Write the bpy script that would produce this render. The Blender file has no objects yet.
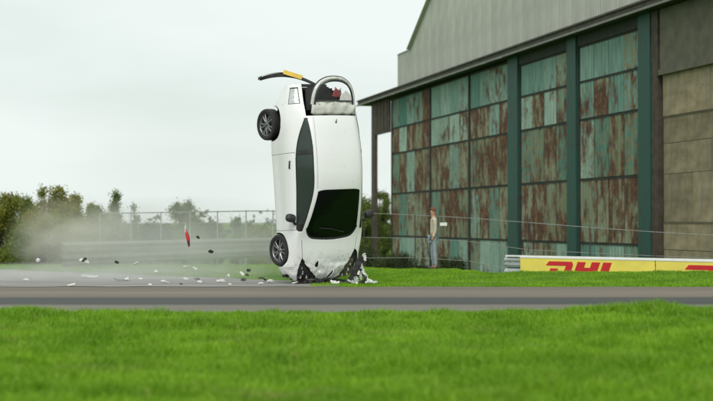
import bpy, bmesh, math, random
import numpy as np
from mathutils import Matrix, Vector

random.seed(11)
rng = np.random.default_rng(11)
SC = bpy.context.scene
COL = SC.collection

# ------------------------------------------------------------------ camera
F_PX = 1400.0            # focal length in photograph pixels (713 wide)
EYE = 1.27
PITCH = math.atan(21.5 / F_PX)
cam_d = bpy.data.cameras.new('camera')
cam = bpy.data.objects.new('camera', cam_d)
COL.objects.link(cam)
cam_d.sensor_width = 36.0
cam_d.lens = 36.0 * F_PX / 713.0
cam_d.clip_start = 0.1
cam_d.clip_end = 4000
cam.location = (0, 0, EYE)
cam.rotation_euler = (math.radians(90) + PITCH, 0, 0)
cam_d.dof.use_dof = True
cam_d.dof.focus_distance = 28.4
cam_d.dof.aperture_fstop = 1.25
SC.camera = cam

# ------------------------------------------------------------------ sky and sun
SUN_EL, SUN_AZ = math.radians(40), math.radians(184)      # azimuth clockwise from +Y
world = bpy.data.worlds.new('World')
SC.world = world
world.use_nodes = True
wn, wl = world.node_tree.nodes, world.node_tree.links
wn.clear()
w_out = wn.new('ShaderNodeOutputWorld')
w_sky = wn.new('ShaderNodeTexSky')
w_sky.sky_type = 'NISHITA'
w_sky.sun_disc = False
w_sky.sun_elevation = SUN_EL
w_sky.sun_rotation = SUN_AZ
w_sky.air_density = 1.0
w_sky.dust_density = 3.0
w_b1 = wn.new('ShaderNodeBackground')
w_b1.inputs['Strength'].default_value = 0.10
wl.new(w_sky.outputs[0], w_b1.inputs['Color'])
w_tc = wn.new('ShaderNodeTexCoord')
w_map = wn.new('ShaderNodeMapping')
w_map.inputs['Scale'].default_value = (1.0, 1.0, 3.2)
wl.new(w_tc.outputs['Generated'], w_map.inputs['Vector'])
w_noise = wn.new('ShaderNodeTexNoise')
w_noise.inputs['Scale'].default_value = 3.1
w_noise.inputs['Detail'].default_value = 5.0
w_noise.inputs['Roughness'].default_value = 0.5
wl.new(w_map.outputs[0], w_noise.inputs['Vector'])
w_ramp = wn.new('ShaderNodeValToRGB')
w_ramp.color_ramp.elements[0].position = 0.34
w_ramp.color_ramp.elements[0].color = (0.68, 0.745, 0.71, 1)
w_ramp.color_ramp.elements[1].position = 0.60
w_ramp.color_ramp.elements[1].color = (0.79, 0.85, 0.82, 1)
wl.new(w_noise.outputs['Fac'], w_ramp.inputs['Fac'])
w_b2 = wn.new('ShaderNodeBackground')
w_b2.inputs['Strength'].default_value = 1.0
wl.new(w_ramp.outputs['Color'], w_b2.inputs['Color'])
w_mix = wn.new('ShaderNodeMixShader')
w_mix.inputs['Fac'].default_value = 0.93
wl.new(w_b1.outputs[0], w_mix.inputs[1])
wl.new(w_b2.outputs[0], w_mix.inputs[2])
wl.new(w_mix.outputs[0], w_out.inputs['Surface'])

sun_d = bpy.data.lights.new('sun', 'SUN')
sun_d.energy = 1.5
sun_d.angle = math.radians(25)
sun_d.color = (1.0, 0.97, 0.92)
sun = bpy.data.objects.new('sun', sun_d)
COL.objects.link(sun)
sdir = Vector((math.sin(SUN_AZ) * math.cos(SUN_EL), math.cos(SUN_AZ) * math.cos(SUN_EL), math.sin(SUN_EL)))
sun.rotation_euler = sdir.to_track_quat('Z', 'Y').to_euler()

SC.view_settings.view_transform = 'Standard'
SC.view_settings.look = 'None'
SC.view_settings.exposure = 0.22
SC.view_settings.gamma = 1.0
SC.view_settings.use_curve_mapping = False
SC.render.engine = 'CYCLES'
SC.cycles.use_denoising = True
SC.cycles.max_bounces = 8
SC.cycles.transparent_max_bounces = 12
SC.cycles.volume_bounces = 3
SC.cycles.volume_step_rate = 2.0


# ------------------------------------------------------------------ helpers
def W(px, py, Y):
    """world point at depth Y that lies in the direction of a photograph pixel"""
    xc, yc = (px - 356.5) / F_PX, (200.5 - py) / F_PX
    c, s = math.cos(PITCH), math.sin(PITCH)
    t = Y / (c - yc * s)
    return Vector((xc * t, Y, EYE + t * (s + yc * c)))


def tag(o, label=None, cat=None, group=None, kind=None):
    if label: o['label'] = label
    if cat: o['category'] = cat
    if group: o['group'] = group
    if kind: o['kind'] = kind
    return o


def empty(name, loc=(0, 0, 0), rz=0.0, parent=None):
    o = bpy.data.objects.new(name, None)
    COL.objects.link(o)
    o.location = loc
    o.rotation_euler = (0, 0, rz)
    o.empty_display_size = 0.2
    if parent: o.parent = parent
    return o


def mesh_np(name, verts, faces, mat, parent=None, smooth=False):
    """fast mesh from arrays; faces is an (n,3) or (n,4) integer array"""
    me = bpy.data.meshes.new(name)
    verts = np.asarray(verts, dtype=np.float32)
    faces = np.asarray(faces, dtype=np.int32)
    n, k = faces.shape
    me.vertices.add(len(verts)); me.vertices.foreach_set('co', verts.ravel())
    me.loops.add(n * k); me.loops.foreach_set('vertex_index', faces.ravel())
    me.polygons.add(n)
    me.polygons.foreach_set('loop_start', np.arange(0, n * k, k, dtype=np.int32))
    me.update(calc_edges=True)
    if smooth: me.polygons.foreach_set('use_smooth', np.ones(n, dtype=bool))
    if mat: me.materials.append(mat)
    o = bpy.data.objects.new(name, me)
    COL.objects.link(o)
    if parent: o.parent = parent
    return o


class MB:
    """collects polygons for one mesh object"""
    def __init__(self):
        self.v, self.f = [], []

    def add(self, verts, faces):
        b = len(self.v)
        self.v += [tuple(p) for p in verts]
        self.f += [tuple(i + b for i in f) for f in faces]
        return self

    def box(self, x0, x1, y0, y1, z0, z1):
        p = [(x0, y0, z0), (x1, y0, z0), (x1, y1, z0), (x0, y1, z0), (x0, y0, z1), (x1, y0, z1), (x1, y1, z1), (x0, y1, z1)]
        return self.add(p, [(0, 3, 2, 1), (4, 5, 6, 7), (0, 1, 5, 4), (1, 2, 6, 5), (2, 3, 7, 6), (3, 0, 4, 7)])

    def tube(self, pts, rad, n=8, cap=True):
        pts = [Vector(p) for p in pts]
        rads = rad if isinstance(rad, (list, tuple)) else [rad] * len(pts)
        vs, fs = [], []
        for i, p in enumerate(pts):
            t = (pts[min(i + 1, len(pts) - 1)] - pts[max(i - 1, 0)]).normalized()
            up = Vector((0, 0, 1)) if abs(t.z) < 0.9 else Vector((0, 1, 0))
            u = t.cross(up).normalized(); w = u.cross(t)
            for k in range(n):
                a = 2 * math.pi * k / n
                vs.append(p + (u * math.cos(a) + w * math.sin(a)) * rads[i])
        for i in range(len(pts) - 1):
            for k in range(n):
                k2 = (k + 1) % n
                fs.append((i * n + k, i * n + k2, (i + 1) * n + k2, (i + 1) * n + k))
        if cap:
            fs.append(tuple(range(n - 1, -1, -1)))
            fs.append(tuple((len(pts) - 1) * n + k for k in range(n)))
        return self.add(vs, fs)

    def prism(self, poly, y0, y1):
        """polygon in x,z extruded along y"""
        n = len(poly)
        vs = [(p[0], y0, p[1]) for p in poly] + [(p[0], y1, p[1]) for p in poly]
        fs = [tuple(range(n)), tuple(range(2 * n - 1, n - 1, -1))]
        fs += [(k, n + k, n + (k + 1) % n, (k + 1) % n) for k in range(n)]
        return self.add(vs, fs)

    def lathe_y(self, prof, n=48, c=(0, 0, 0), close=False):
        """profile of (radius, y) turned about the y axis"""
        m = len(prof)
        vs = [(c[0] + r * math.cos(2 * math.pi * k / n), c[1] + y, c[2] + r * math.sin(2 * math.pi * k / n)) for k in range(n) for r, y in prof]
        fs = []
        for k in range(n):
            k2 = (k + 1) % n
            for j in range(m if close else m - 1):
                j2 = (j + 1) % m
                fs.append((k * m + j, k * m + j2, k2 * m + j2, k2 * m + j))
        return self.add(vs, fs)

    def build(self, name, mat, parent=None, smooth=False, bevel=0.0, fix=True):
        me = bpy.data.meshes.new(name)
        me.from_pydata(self.v, [], self.f)
        if fix or bevel:
            bm = bmesh.new(); bm.from_mesh(me)
            bmesh.ops.recalc_face_normals(bm, faces=bm.faces)
            if bevel:
                bmesh.ops.bevel(bm, geom=list(bm.edges), offset=bevel, segments=2, profile=0.6, affect='EDGES')
            bm.to_mesh(me); bm.free()
        if smooth:
            for p in me.polygons: p.use_smooth = True
        if mat: me.materials.append(mat)
        o = bpy.data.objects.new(name, me)
        COL.objects.link(o)
        if parent: o.parent = parent
        return o


def copy_obj(o, parent=None):
    c = o.copy(); COL.objects.link(c)
    c.parent = parent
    return c


def copy_tree(o, parent=None):
    c = copy_obj(o, parent)
    for ch in list(o.children): copy_tree(ch, c)
    return c


# ------------------------------------------------------------------ materials
class NT:
    """tiny node-tree writer"""
    def __init__(self, name):
        self.m = bpy.data.materials.new(name)
        self.m.use_nodes = True
        self.t = self.m.node_tree
        self.n, self.l = self.t.nodes, self.t.links
        self.n.clear()
        self.out = self.n.new('ShaderNodeOutputMaterial')

    def node(self, kind, **kw):
        nd = self.n.new(kind)
        for k, v in kw.items():
            if k in nd.inputs:
                self.set(nd.inputs[k], v)
            else:
                setattr(nd, k, v)
        return nd

    def set(self, sock, v):
        if isinstance(v, bpy.types.NodeSocket): self.l.new(v, sock)
        else:
            if isinstance(v, tuple) and len(v) == 3 and sock.type == 'RGBA': v = v + (1,)
            sock.default_value = v

    def coords(self, which='Object', scale=(1, 1, 1), loc=(0, 0, 0)):
        tc = self.node('ShaderNodeTexCoord')
        mp = self.node('ShaderNodeMapping')
        mp.inputs['Scale'].default_value = scale
        self.set(mp.inputs['Location'], loc)
        self.l.new(tc.outputs[which], mp.inputs['Vector'])
        return mp.outputs[0]

    def pos(self, scale=(1, 1, 1)):
        g = self.node('ShaderNodeNewGeometry')
        mp = self.node('ShaderNodeMapping')
        mp.inputs['Scale'].default_value = scale
        self.l.new(g.outputs['Position'], mp.inputs['Vector'])
        return mp.outputs[0]

    def noise(self, vec, scale=5.0, detail=4.0, rough=0.55):
        nd = self.node('ShaderNodeTexNoise')
        nd.inputs['Scale'].default_value = scale
        nd.inputs['Detail'].default_value = detail
        nd.inputs['Roughness'].default_value = rough
        self.l.new(vec, nd.inputs['Vector'])
        return nd.outputs['Fac']

    def ramp(self, fac, stops):
        nd = self.node('ShaderNodeValToRGB')
        cr = nd.color_ramp
        while len(cr.elements) < len(stops): cr.elements.new(0.5)
        for e, (p, c) in zip(cr.elements, stops):
            e.position = p
            e.color = (c, c, c, 1) if not isinstance(c, tuple) else c + (1,)
        self.set(nd.inputs['Fac'], fac)
        return nd.outputs['Color']

    def mix(self, fac, a, b, mode='MIX'):
        nd = self.node('ShaderNodeMix', data_type='RGBA', blend_type=mode)
        self.set(nd.inputs[0], fac); self.set(nd.inputs[6], a); self.set(nd.inputs[7], b)
        return nd.outputs[2]

    def math(self, op, a, b=0.0, c=0.0):
        nd = self.node('ShaderNodeMath', operation=op)
        self.set(nd.inputs[0], a); self.set(nd.inputs[1], b); self.set(nd.inputs[2], c)
        return nd.outputs[0]

    def bump(self, h, strength=0.3, dist=0.01):
        nd = self.node('ShaderNodeBump')
        nd.inputs['Strength'].default_value = strength
        nd.inputs['Distance'].default_value = dist
        self.l.new(h, nd.inputs['Height'])
        return nd.outputs[0]

    def bsdf(self, color, rough=0.7, spec=0.5, metal=0.0, coat=0.0, normal=None, alpha=None):
        b = self.node('ShaderNodeBsdfPrincipled')
        self.set(b.inputs['Base Color'], color)
        self.set(b.inputs['Roughness'], rough)
        self.set(b.inputs['Specular IOR Level'], spec)
        self.set(b.inputs['Metallic'], metal)
        self.set(b.inputs['Coat Weight'], coat)
        b.inputs['Coat Roughness'].default_value = 0.06
        if normal is not None: self.l.new(normal, b.inputs['Normal'])
        return b

    def done(self, shader):
        self.l.new(shader.outputs[0], self.out.inputs['Surface'])
        return self.m


def plain(name, color, rough=0.6, metal=0.0, coat=0.0, vary=0.12, scale=6.0, spec=0.5):
    t = NT(name)
    f = t.noise(t.coords('Object'), scale, 4)
    c0 = tuple(max(0, c * (1 - vary)) for c in color); c1 = tuple(min(1, c * (1 + vary)) for c in color)
    return t.done(t.bsdf(t.ramp(f, [(0.35, c0), (0.65, c1)]), rough, spec, metal, coat))


M = {}
# ground and grass
t = NT('soil_and_thatch')
f1 = t.noise(t.pos(), 0.7, 5); f2 = t.noise(t.pos((1, 1, 1)), 14.0, 4)
c = t.mix(t.ramp(f1, [(0.35, 0.0), (0.65, 1.0)]), (0.075, 0.180, 0.012), (0.115, 0.235, 0.016))
c = t.mix(t.ramp(f2, [(0.4, 0.0), (0.7, 0.5)]), c, (0.035, 0.080, 0.010))
M['soil'] = t.done(t.bsdf(c, 0.9, 0.2))

t = NT('grass_blades')
p = t.pos()
f1 = t.noise(p, 0.9, 4); f2 = t.noise(p, 4.5, 4)
c = t.mix(t.ramp(f1, [(0.36, 0.0), (0.64, 1.0)]), (0.140, 0.305, 0.012), (0.245, 0.445, 0.024))
f3 = t.noise(t.pos((0.55, 1.6, 1)), 1.0, 4)
c = t.mix(t.ramp(f3, [(0.60, 0.0), (0.70, 0.45)]), c, (0.40, 0.40, 0.13))
c = t.mix(t.ramp(f2, [(0.60, 0.0), (0.72, 0.6)]), c, (0.38, 0.42, 0.11))
b = t.bsdf(c, 0.55, 0.25)
tr = t.node('ShaderNodeBsdfTranslucent'); t.set(tr.inputs['Color'], c)
mx = t.node('ShaderNodeMixShader'); mx.inputs[0].default_value = 0.35
t.l.new(b.outputs[0], mx.inputs[1]); t.l.new(tr.outputs[0], mx.inputs[2])
M['grass'] = t.done(mx)

t = NT('asphalt_road')
g = t.node('ShaderNodeNewGeometry'); sp = t.node('ShaderNodeSeparateXYZ'); t.l.new(g.outputs['Position'], sp.inputs[0])
wob = t.math('MULTIPLY', t.math('SUBTRACT', t.noise(t.pos((0.12, 1, 1)), 1.0, 4), 0.5), 0.5)
yy = t.math('ADD', sp.outputs['Y'], wob)
yn = t.math('DIVIDE', t.math('SUBTRACT', yy, 19.0), 9.0)
base = t.ramp(yn, [(0.0, (0.20, 0.19, 0.15)), (0.235, (0.185, 0.172, 0.140)), (0.275, (0.066, 0.073, 0.068)), (0.455, (0.072, 0.078, 0.072)),
                   (0.49, (0.170, 0.143, 0.112)), (0.66, (0.215, 0.184, 0.146)), (0.82, (0.172, 0.149, 0.119)), (1.0, (0.190, 0.168, 0.136))])
st = t.noise(t.pos((0.10, 5.0, 1)), 1.0, 5)
fine = t.noise(t.pos(), 60.0, 3)
c = t.mix(1.0, base, t.ramp(st, [(0.3, 0.78), (0.7, 1.15)]), 'MULTIPLY')
c = t.mix(1.0, c, t.ramp(fine, [(0.3, 0.8), (0.7, 1.15)]), 'MULTIPLY')
sk1 = t.ramp(t.math('ABSOLUTE', t.math('SUBTRACT', t.math('ADD', sp.outputs['Y'], t.math('MULTIPLY', sp.outputs['X'], 0.05)), 25.1)), [(0.05, 0.72), (0.20, 1.0)])
sk2 = t.ramp(t.math('ABSOLUTE', t.math('SUBTRACT', t.math('ADD', sp.outputs['Y'], t.math('MULTIPLY', sp.outputs['X'], 0.05)), 26.5)), [(0.05, 0.75), (0.18, 1.0)])
c = t.mix(t.ramp(t.noise(t.pos((0.3, 2.0, 1)), 1.0, 3), [(0.42, 0.0), (0.62, 1.0)]), c, t.mix(1.0, t.mix(1.0, c, sk1, 'MULTIPLY'), sk2, 'MULTIPLY'))
M['road'] = t.done(t.bsdf(c, 0.85, 0.3, normal=t.bump(fine, 0.4, 0.004)))

t = NT('dusty_concrete')
f1 = t.noise(t.pos((0.25, 1.2, 1)), 1.3, 5); f2 = t.noise(t.pos(), 35.0, 4)
c = t.mix(t.ramp(f1, [(0.35, 0.0), (0.65, 1.0)]), (0.225, 0.222, 0.205), (0.33, 0.325, 0.305))
c = t.mix(1.0, c, t.ramp(f2, [(0.3, 0.8), (0.7, 1.1)]), 'MULTIPLY')
M['runoff'] = t.done(t.bsdf(c, 0.9, 0.2, normal=t.bump(f2, 0.3, 0.006)))

# foliage
def leaf_mat(name, c0, c1, c2):
    t = NT(name)
    f1 = t.noise(t.pos(), 1.1, 3); f2 = t.noise(t.pos(), 7.0, 2)
    c = t.mix(t.ramp(f1, [(0.35, 0.0), (0.65, 1.0)]), c0, c1)
    c = t.mix(t.ramp(f2, [(0.5, 0.0), (0.75, 0.7)]), c, c2)
    b = t.bsdf(c, 0.6, 0.3)
    tr = t.node('ShaderNodeBsdfTranslucent'); t.set(tr.inputs['Color'], c)
    mx = t.node('ShaderNodeMixShader'); mx.inputs[0].default_value = 0.3
    t.l.new(b.outputs[0], mx.inputs[1]); t.l.new(tr.outputs[0], mx.inputs[2])
    return t.done(mx)
M['leaf_olive'] = leaf_mat('leaf_olive', (0.165, 0.200, 0.024), (0.270, 0.265, 0.040), (0.30, 0.25, 0.07))
M['leaf_green'] = leaf_mat('leaf_green', (0.115, 0.170, 0.032), (0.185, 0.235, 0.048), (0.24, 0.26, 0.08))
M['leaf_dark'] = leaf_mat('leaf_dark', (0.035, 0.055, 0.020), (0.060, 0.085, 0.028), (0.10, 0.11, 0.04))
M['bark'] = plain('bark', (0.075, 0.06, 0.045), 0.9, vary=0.35, scale=12)

# hangar
t = NT('painted_rusty_steel')
oi = t.node('ShaderNodeObjectInfo')
sc_ = t.node('ShaderNodeSeparateColor'); t.l.new(oi.outputs['Color'], sc_.inputs[0])
tone, rustv, off = sc_.outputs[0], sc_.outputs[1], sc_.outputs[2]
cmb = t.node('ShaderNodeCombineXYZ'); t.set(cmb.inputs[0], t.math('MULTIPLY', off, 61.0)); t.set(cmb.inputs[2], t.math('MULTIPLY', off, 37.0))
v1 = t.coords('Object', (2.0, 1.0, 0.95), cmb.outputs[0])
v2 = t.coords('Object', (7.0, 1.0, 0.9), cmb.outputs[0])
v3 = t.coords('Object', (1, 1, 1), cmb.outputs[0])
n1, n2, n3 = t.noise(v1, 1.15, 5, 0.62), t.noise(v2, 1.0, 4), t.noise(v3, 5.0, 5, 0.65)
paint = t.mix(tone, (0.055, 0.175, 0.142), (0.300, 0.410, 0.350))
paint = t.mix(1.0, paint, t.ramp(n2, [(0.3, 0.70), (0.7, 1.25)]), 'MULTIPLY')
worn = t.ramp(t.math('ADD', n3, t.math('MULTIPLY', t.math('SUBTRACT', rustv, 0.46), 0.75)), [(0.47, 0.0), (0.60, 1.0)])
paint = t.mix(t.math('MULTIPLY', worn, 0.72), paint, (0.225, 0.200, 0.108))
rust0 = t.mix(t.ramp(n2, [(0.35, 0.0), (0.7, 1.0)]), (0.050, 0.028, 0.019), (0.118, 0.056, 0.034))
rust = t.mix(t.ramp(n3, [(0.50, 0.0), (0.64, 0.8)]), rust0, (0.225, 0.115, 0.050))
mask = t.ramp(t.math('ADD', t.math('ADD', t.math('MULTIPLY', n1, 0.75), t.math('MULTIPLY', n3, 0.25)), t.math('ADD', t.math('MULTIPLY', t.math('SUBTRACT', rustv, 0.5), 0.30), t.math('MULTIPLY', t.math('SUBTRACT', t.noise(t.pos((0.6, 0.25, 0.45)), 1.0, 2), 0.5), 0.36))), [(0.485, 0.0), (0.595, 1.0)])
c = t.mix(mask, paint, rust)
M['door_sheet'] = t.done(t.bsdf(c, 0.75, 0.3, normal=t.bump(n3, 0.35, 0.01)))
t = NT('teal_frame_steel')
n1 = t.noise(t.coords('Object', (3, 3, 0.7)), 2.0, 5, 0.65)
c = t.mix(t.ramp(n1, [(0.55, 0.0), (0.66, 1.0)]), (0.010, 0.068, 0.053), (0.030, 0.040, 0.028))
M['teal'] = t.done(t.bsdf(c, 0.6, 0.4))
t = NT('weathered_cladding')
oi = t.node('ShaderNodeObjectInfo')
rn = oi.outputs['Random']
n1 = t.noise(t.coords('Object', (6, 1, 0.35)), 1.0, 5); n2 = t.noise(t.coords('Object', (0.7, 1, 0.7)), 1.0, 5)
c = t.mix(t.ramp(n1, [(0.3, 0.0), (0.7, 1.0)]), (0.43, 0.435, 0.395), (0.50, 0.505, 0.46))
c = t.mix(1.0, c, t.ramp(n2, [(0.3, 0.86), (0.7, 1.1)]), 'MULTIPLY')
c = t.mix(1.0, c, t.ramp(rn, [(0.0, 0.95), (1.0, 1.05)]), 'MULTIPLY')
M['cladding'] = t.done(t.bsdf(c, 0.8, 0.3))
M['fascia'] = plain('dark_fascia', (0.055, 0.050, 0.034), 0.7, vary=0.3, scale=3)
M['gutter'] = plain('grey_gutter_metal', (0.15, 0.155, 0.130), 0.5, vary=0.15, scale=2)
M['darkwood'] = plain('dark_brown_steel', (0.060, 0.045, 0.034), 0.8, vary=0.3, scale=4)
M['soffit'] = plain('soffit_black_green', (0.030, 0.036, 0.030), 0.9, vary=0.2, scale=3)
t = NT('tan_boarding')
oi = t.node('ShaderNodeObjectInfo')
n1 = t.noise(t.coords('Object', (1.4, 1, 2.0)), 1.2, 5, 0.6); n2 = t.noise(t.coords('Object', (3, 1, 0.4)), 1.0, 4)
c = t.mix(t.ramp(n1, [(0.35, 0.0), (0.65, 1.0)]), (0.190, 0.157, 0.100), (0.315, 0.265, 0.175))
c = t.mix(t.ramp(n2, [(0.55, 0.0), (0.72, 0.7)]), c, (0.19, 0.175, 0.135))
c = t.mix(1.0, c, t.ramp(oi.outputs['Random'], [(0.0, 0.78), (1.0, 1.15)]), 'MULTIPLY')
M['tan'] = t.done(t.bsdf(c, 0.85, 0.2))
M['lintel'] = plain('grey_brown_lintel', (0.105, 0.102, 0.070), 0.8, vary=0.2, scale=2)

# barrier
M['galv'] = plain('galvanised_steel', (0.50, 0.53, 0.54), 0.45, 0.35, vary=0.12, scale=5)
M['galv_dull'] = plain('dull_galvanised_steel', (0.20, 0.215, 0.21), 0.6, 0.2, vary=0.2, scale=4)
M['wire'] = plain('fence_wire', (0.30, 0.31, 0.30), 0.5, 0.3, vary=0.1)
M['yellow'] = plain('yellow_board', (0.86, 0.70, 0.13), 0.45, vary=0.06, scale=2)
M['red'] = plain('red_lettering', (0.60, 0.018, 0.030), 0.45, vary=0.06)
M['concrete'] = plain('concrete', (0.38, 0.37, 0.34), 0.9, vary=0.2)
M['white_plain'] = plain('white_enamel', (0.78, 0.79, 0.77), 0.5, vary=0.04)

# car
t = NT('white_car_paint')
co = t.coords('Object')
g = t.node('ShaderNodeSeparateXYZ'); t.l.new(co, g.inputs[0])
near = t.math('MAXIMUM', 0.0, t.math('SUBTRACT', 1.0, t.math('DIVIDE', t.math('MULTIPLY', g.outputs['X'], -1.0), 0.95)))   # mud thrown up at the nose
n1 = t.noise(co, 7.0, 5, 0.65); n2 = t.noise(co, 22.0, 4, 0.6)
dirt = t.ramp(t.math('ADD', t.math('MULTIPLY', n1, 0.8), t.math('MULTIPLY', near, 0.23)), [(0.53, 0.0), (0.72, 0.6)])
spat = t.ramp(t.math('ADD', n2, t.math('MULTIPLY', near, 0.12)), [(0.68, 0.0), (0.74, 0.8)])
c = t.mix(dirt, (0.83, 0.845, 0.84), (0.44, 0.43, 0.39))
c = t.mix(spat, c, (0.16, 0.15, 0.13))
lowz = t.math('MAXIMUM', 0.0, t.math('SUBTRACT', 1.0, t.math('DIVIDE', g.outputs['Z'], 0.62)))
c = t.mix(t.math('MULTIPLY', t.math('MULTIPLY', lowz, n1), 0.75), c, (0.36, 0.35, 0.31))
M['paint'] = t.done(t.bsdf(c, t.ramp(dirt, [(0.0, 0.30), (1.0, 0.7)]), 0.5, 0.0, 0.6))
M['black_trim'] = plain('black_trim', (0.022, 0.023, 0.023), 0.45, vary=0.25)
M['black_matt'] = plain('black_plastic', (0.028, 0.028, 0.028), 0.75, vary=0.3)
M['interior'] = plain('dark_interior', (0.016, 0.016, 0.017), 0.85, vary=0.3)
M['seat'] = plain('dark_seat_cloth', (0.030, 0.028, 0.030), 0.9, vary=0.3)
M['seat_red'] = plain('faded_red_trim', (0.48, 0.12, 0.13), 0.6, vary=0.2)
M['tyre'] = plain('tyre_rubber', (0.022, 0.022, 0.022), 0.8, vary=0.2, scale=20)
M['rim'] = plain('dark_alloy', (0.16, 0.165, 0.17), 0.35, 0.7, vary=0.15)
M['spoke'] = plain('alloy_spoke', (0.26, 0.27, 0.275), 0.35, 0.6, vary=0.15)
M['disc'] = plain('brake_steel', (0.16, 0.15, 0.14), 0.5, 0.6)
M['lens'] = plain('clear_lamp_lens', (0.55, 0.57, 0.57), 0.15, 0.2, vary=0.2, scale=20)
M['lamp_dark'] = plain('dusty_lamp_housing', (0.13, 0.105, 0.08), 0.5, 0.1, vary=0.6, scale=18)
M['plate'] = plain('yellow_number_plate', (0.83, 0.56, 0.10), 0.4, vary=0.08)
M['redlens'] = plain('red_lamp_lens', (0.55, 0.03, 0.04), 0.2, vary=0.15, spec=0.6)
t = NT('silver_frame'); n1 = t.noise(t.coords('Object'), 9.0, 4)
M['silver'] = t.done(t.bsdf(t.ramp(n1, [(0.35, (0.48, 0.49, 0.46)), (0.65, (0.70, 0.71, 0.68))]), 0.45, 0.5, 0.25))
t = NT('scraped_white'); n1 = t.noise(t.coords('Object'), 11.0, 6, 0.7)
M['scraped'] = t.done(t.bsdf(t.ramp(n1, [(0.36, (0.42, 0.41, 0.36)), (0.44, (0.66, 0.66, 0.62)), (0.72, (0.74, 0.75, 0.72))]), 0.55, 0.5, 0.0, normal=t.bump(n1, 0.35, 0.015)))
def glass(name, tint, gl, kf=0.9, film=0.0, rough=0.03):
    t = NT(name)
    trn = t.node('ShaderNodeBsdfTransparent'); trn.inputs['Color'].default_value = tint + (1,)
    gls = t.node('ShaderNodeBsdfGlossy'); gls.inputs['Color'].default_value = (gl[0], gl[1], gl[2], 1); gls.inputs['Roughness'].default_value = rough
    fr = t.node('ShaderNodeFresnel'); fr.inputs['IOR'].default_value = 1.5
    mx = t.node('ShaderNodeMixShader')
    t.l.new(t.math('ADD', t.math('MULTIPLY', fr.outputs[0], kf), 0.0), mx.inputs[0])
    t.l.new(trn.outputs[0], mx.inputs[1]); t.l.new(gls.outputs[0], mx.inputs[2])
    if film > 0:                      # thin dusty film, its grey-green colour standing in for reflected sky
        df = t.node('ShaderNodeBsdfDiffuse'); df.inputs['Color'].default_value = (0.22, 0.30, 0.27, 1)
        m2 = t.node('ShaderNodeMixShader'); m2.inputs[0].default_value = film
        t.l.new(mx.outputs[0], m2.inputs[1]); t.l.new(df.outputs[0], m2.inputs[2])
        return t.done(m2)
    return t.done(mx)
M['screen'] = glass('windscreen_glass', (0.30, 0.36, 0.33), (0.9, 0.95, 0.92), 0.28, 0.012, 0.05)
M['sideglass'] = glass('side_glass', (0.30, 0.38, 0.35), (0.9, 0.97, 0.93), 1.0, 0.14, 0.12)

# person
M['skin'] = plain('skin', (0.40, 0.20, 0.13), 0.6, vary=0.08)
M['hair'] = plain('ginger_hair', (0.15, 0.06, 0.035), 0.8, vary=0.3, scale=40)
M['shirt'] = plain('cream_cloth', (0.47, 0.43, 0.34), 0.9, vary=0.08)
M['jeans'] = plain('faded_blue_denim', (0.24, 0.29, 0.33), 0.9, vary=0.12)
M['shoe'] = plain('dark_shoe', (0.05, 0.045, 0.04), 0.7)


# ------------------------------------------------------------------ terrain
def sst(a, b, x):
    t = np.clip((x - a) / (b - a), 0, 1)
    return t * t * (3 - 2 * t)


def vnoise(x, y, seed=0):
    """smooth value noise, vectorised"""
    xi, yi = np.floor(x).astype(np.int64), np.floor(y).astype(np.int64)
    fx, fy = x - xi, y - yi
    fx, fy = fx * fx * (3 - 2 * fx), fy * fy * (3 - 2 * fy)
    def h(i, j):
        n = (i * 374761393 + j * 668265263 + seed * 1442695041) & 0xffffffff
        n = ((n ^ (n >> 13)) * 1274126177) & 0xffffffff
        return ((n ^ (n >> 16)) & 0xffff) / 65535.0
    return (h(xi, yi) * (1 - fx) + h(xi + 1, yi) * fx) * (1 - fy) + (h(xi, yi + 1) * (1 - fx) + h(xi + 1, yi + 1) * fx) * fy


ROAD0, ROAD1 = 19.2, 27.35
def runoff_far(X):
    return np.clip(30.3 + (-1.6 - X) * 0.87, 27.0, 37.0)


def gz(X, Y):
    X, Y = np.asarray(X, float), np.asarray(Y, float)
    w = sst(2.9, 4.1, X)
    ys_ = 40.5 - 4.0 * sst(-1.5, 1.0, X)
    left = -1.05 * sst(ys_, ys_ + 17.0, Y)
    right = 0.10 * sst(29.0, 32.4, Y) - 0.82 * sst(32.8, 34.2, Y) - 0.33 * sst(37.0, 46.0, Y)
    z = left * (1 - w) + right * w + 0.05 * sst(30.0, 33.0, Y) * sst(37.5, 34.0, Y) * sst(1.5, 2.8, X) * (1 - w)
    # foreground bank: swells at both ends of the verge
    fg = sst(19.4, 17.6, Y)
    z = z + fg * (0.085 * sst(1.6, 3.2, X) + 0.085 * sst(-3.7, -4.5, X) + 0.02)
    und = (vnoise(X * 0.55 + 3, Y * 0.8, 3) - 0.5) * 0.07 + (vnoise(X * 1.7, Y * 2.2 + 9, 5) - 0.5) * 0.08 + (vnoise(X * 3.9, Y * 4.2 + 9, 6) - 0.5) * 0.05
    z = z + und * sst(19.2, 17.8, Y)
    und2 = (vnoise(X * 0.5 + 1, Y * 0.6, 7) - 0.5) * 0.05
    z = z + und2 * sst(28.0, 29.5, Y) * (1 - sst(0.0, 0.5, runoff_far(X) - Y)) * (1 - sst(60, 80, Y))
    # the road bed lies a little under the tarmac sheet
    z = z - 0.05 * sst(19.15, 19.4, Y) * (1 - sst(27.2, 27.36, Y))
    return z


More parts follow.
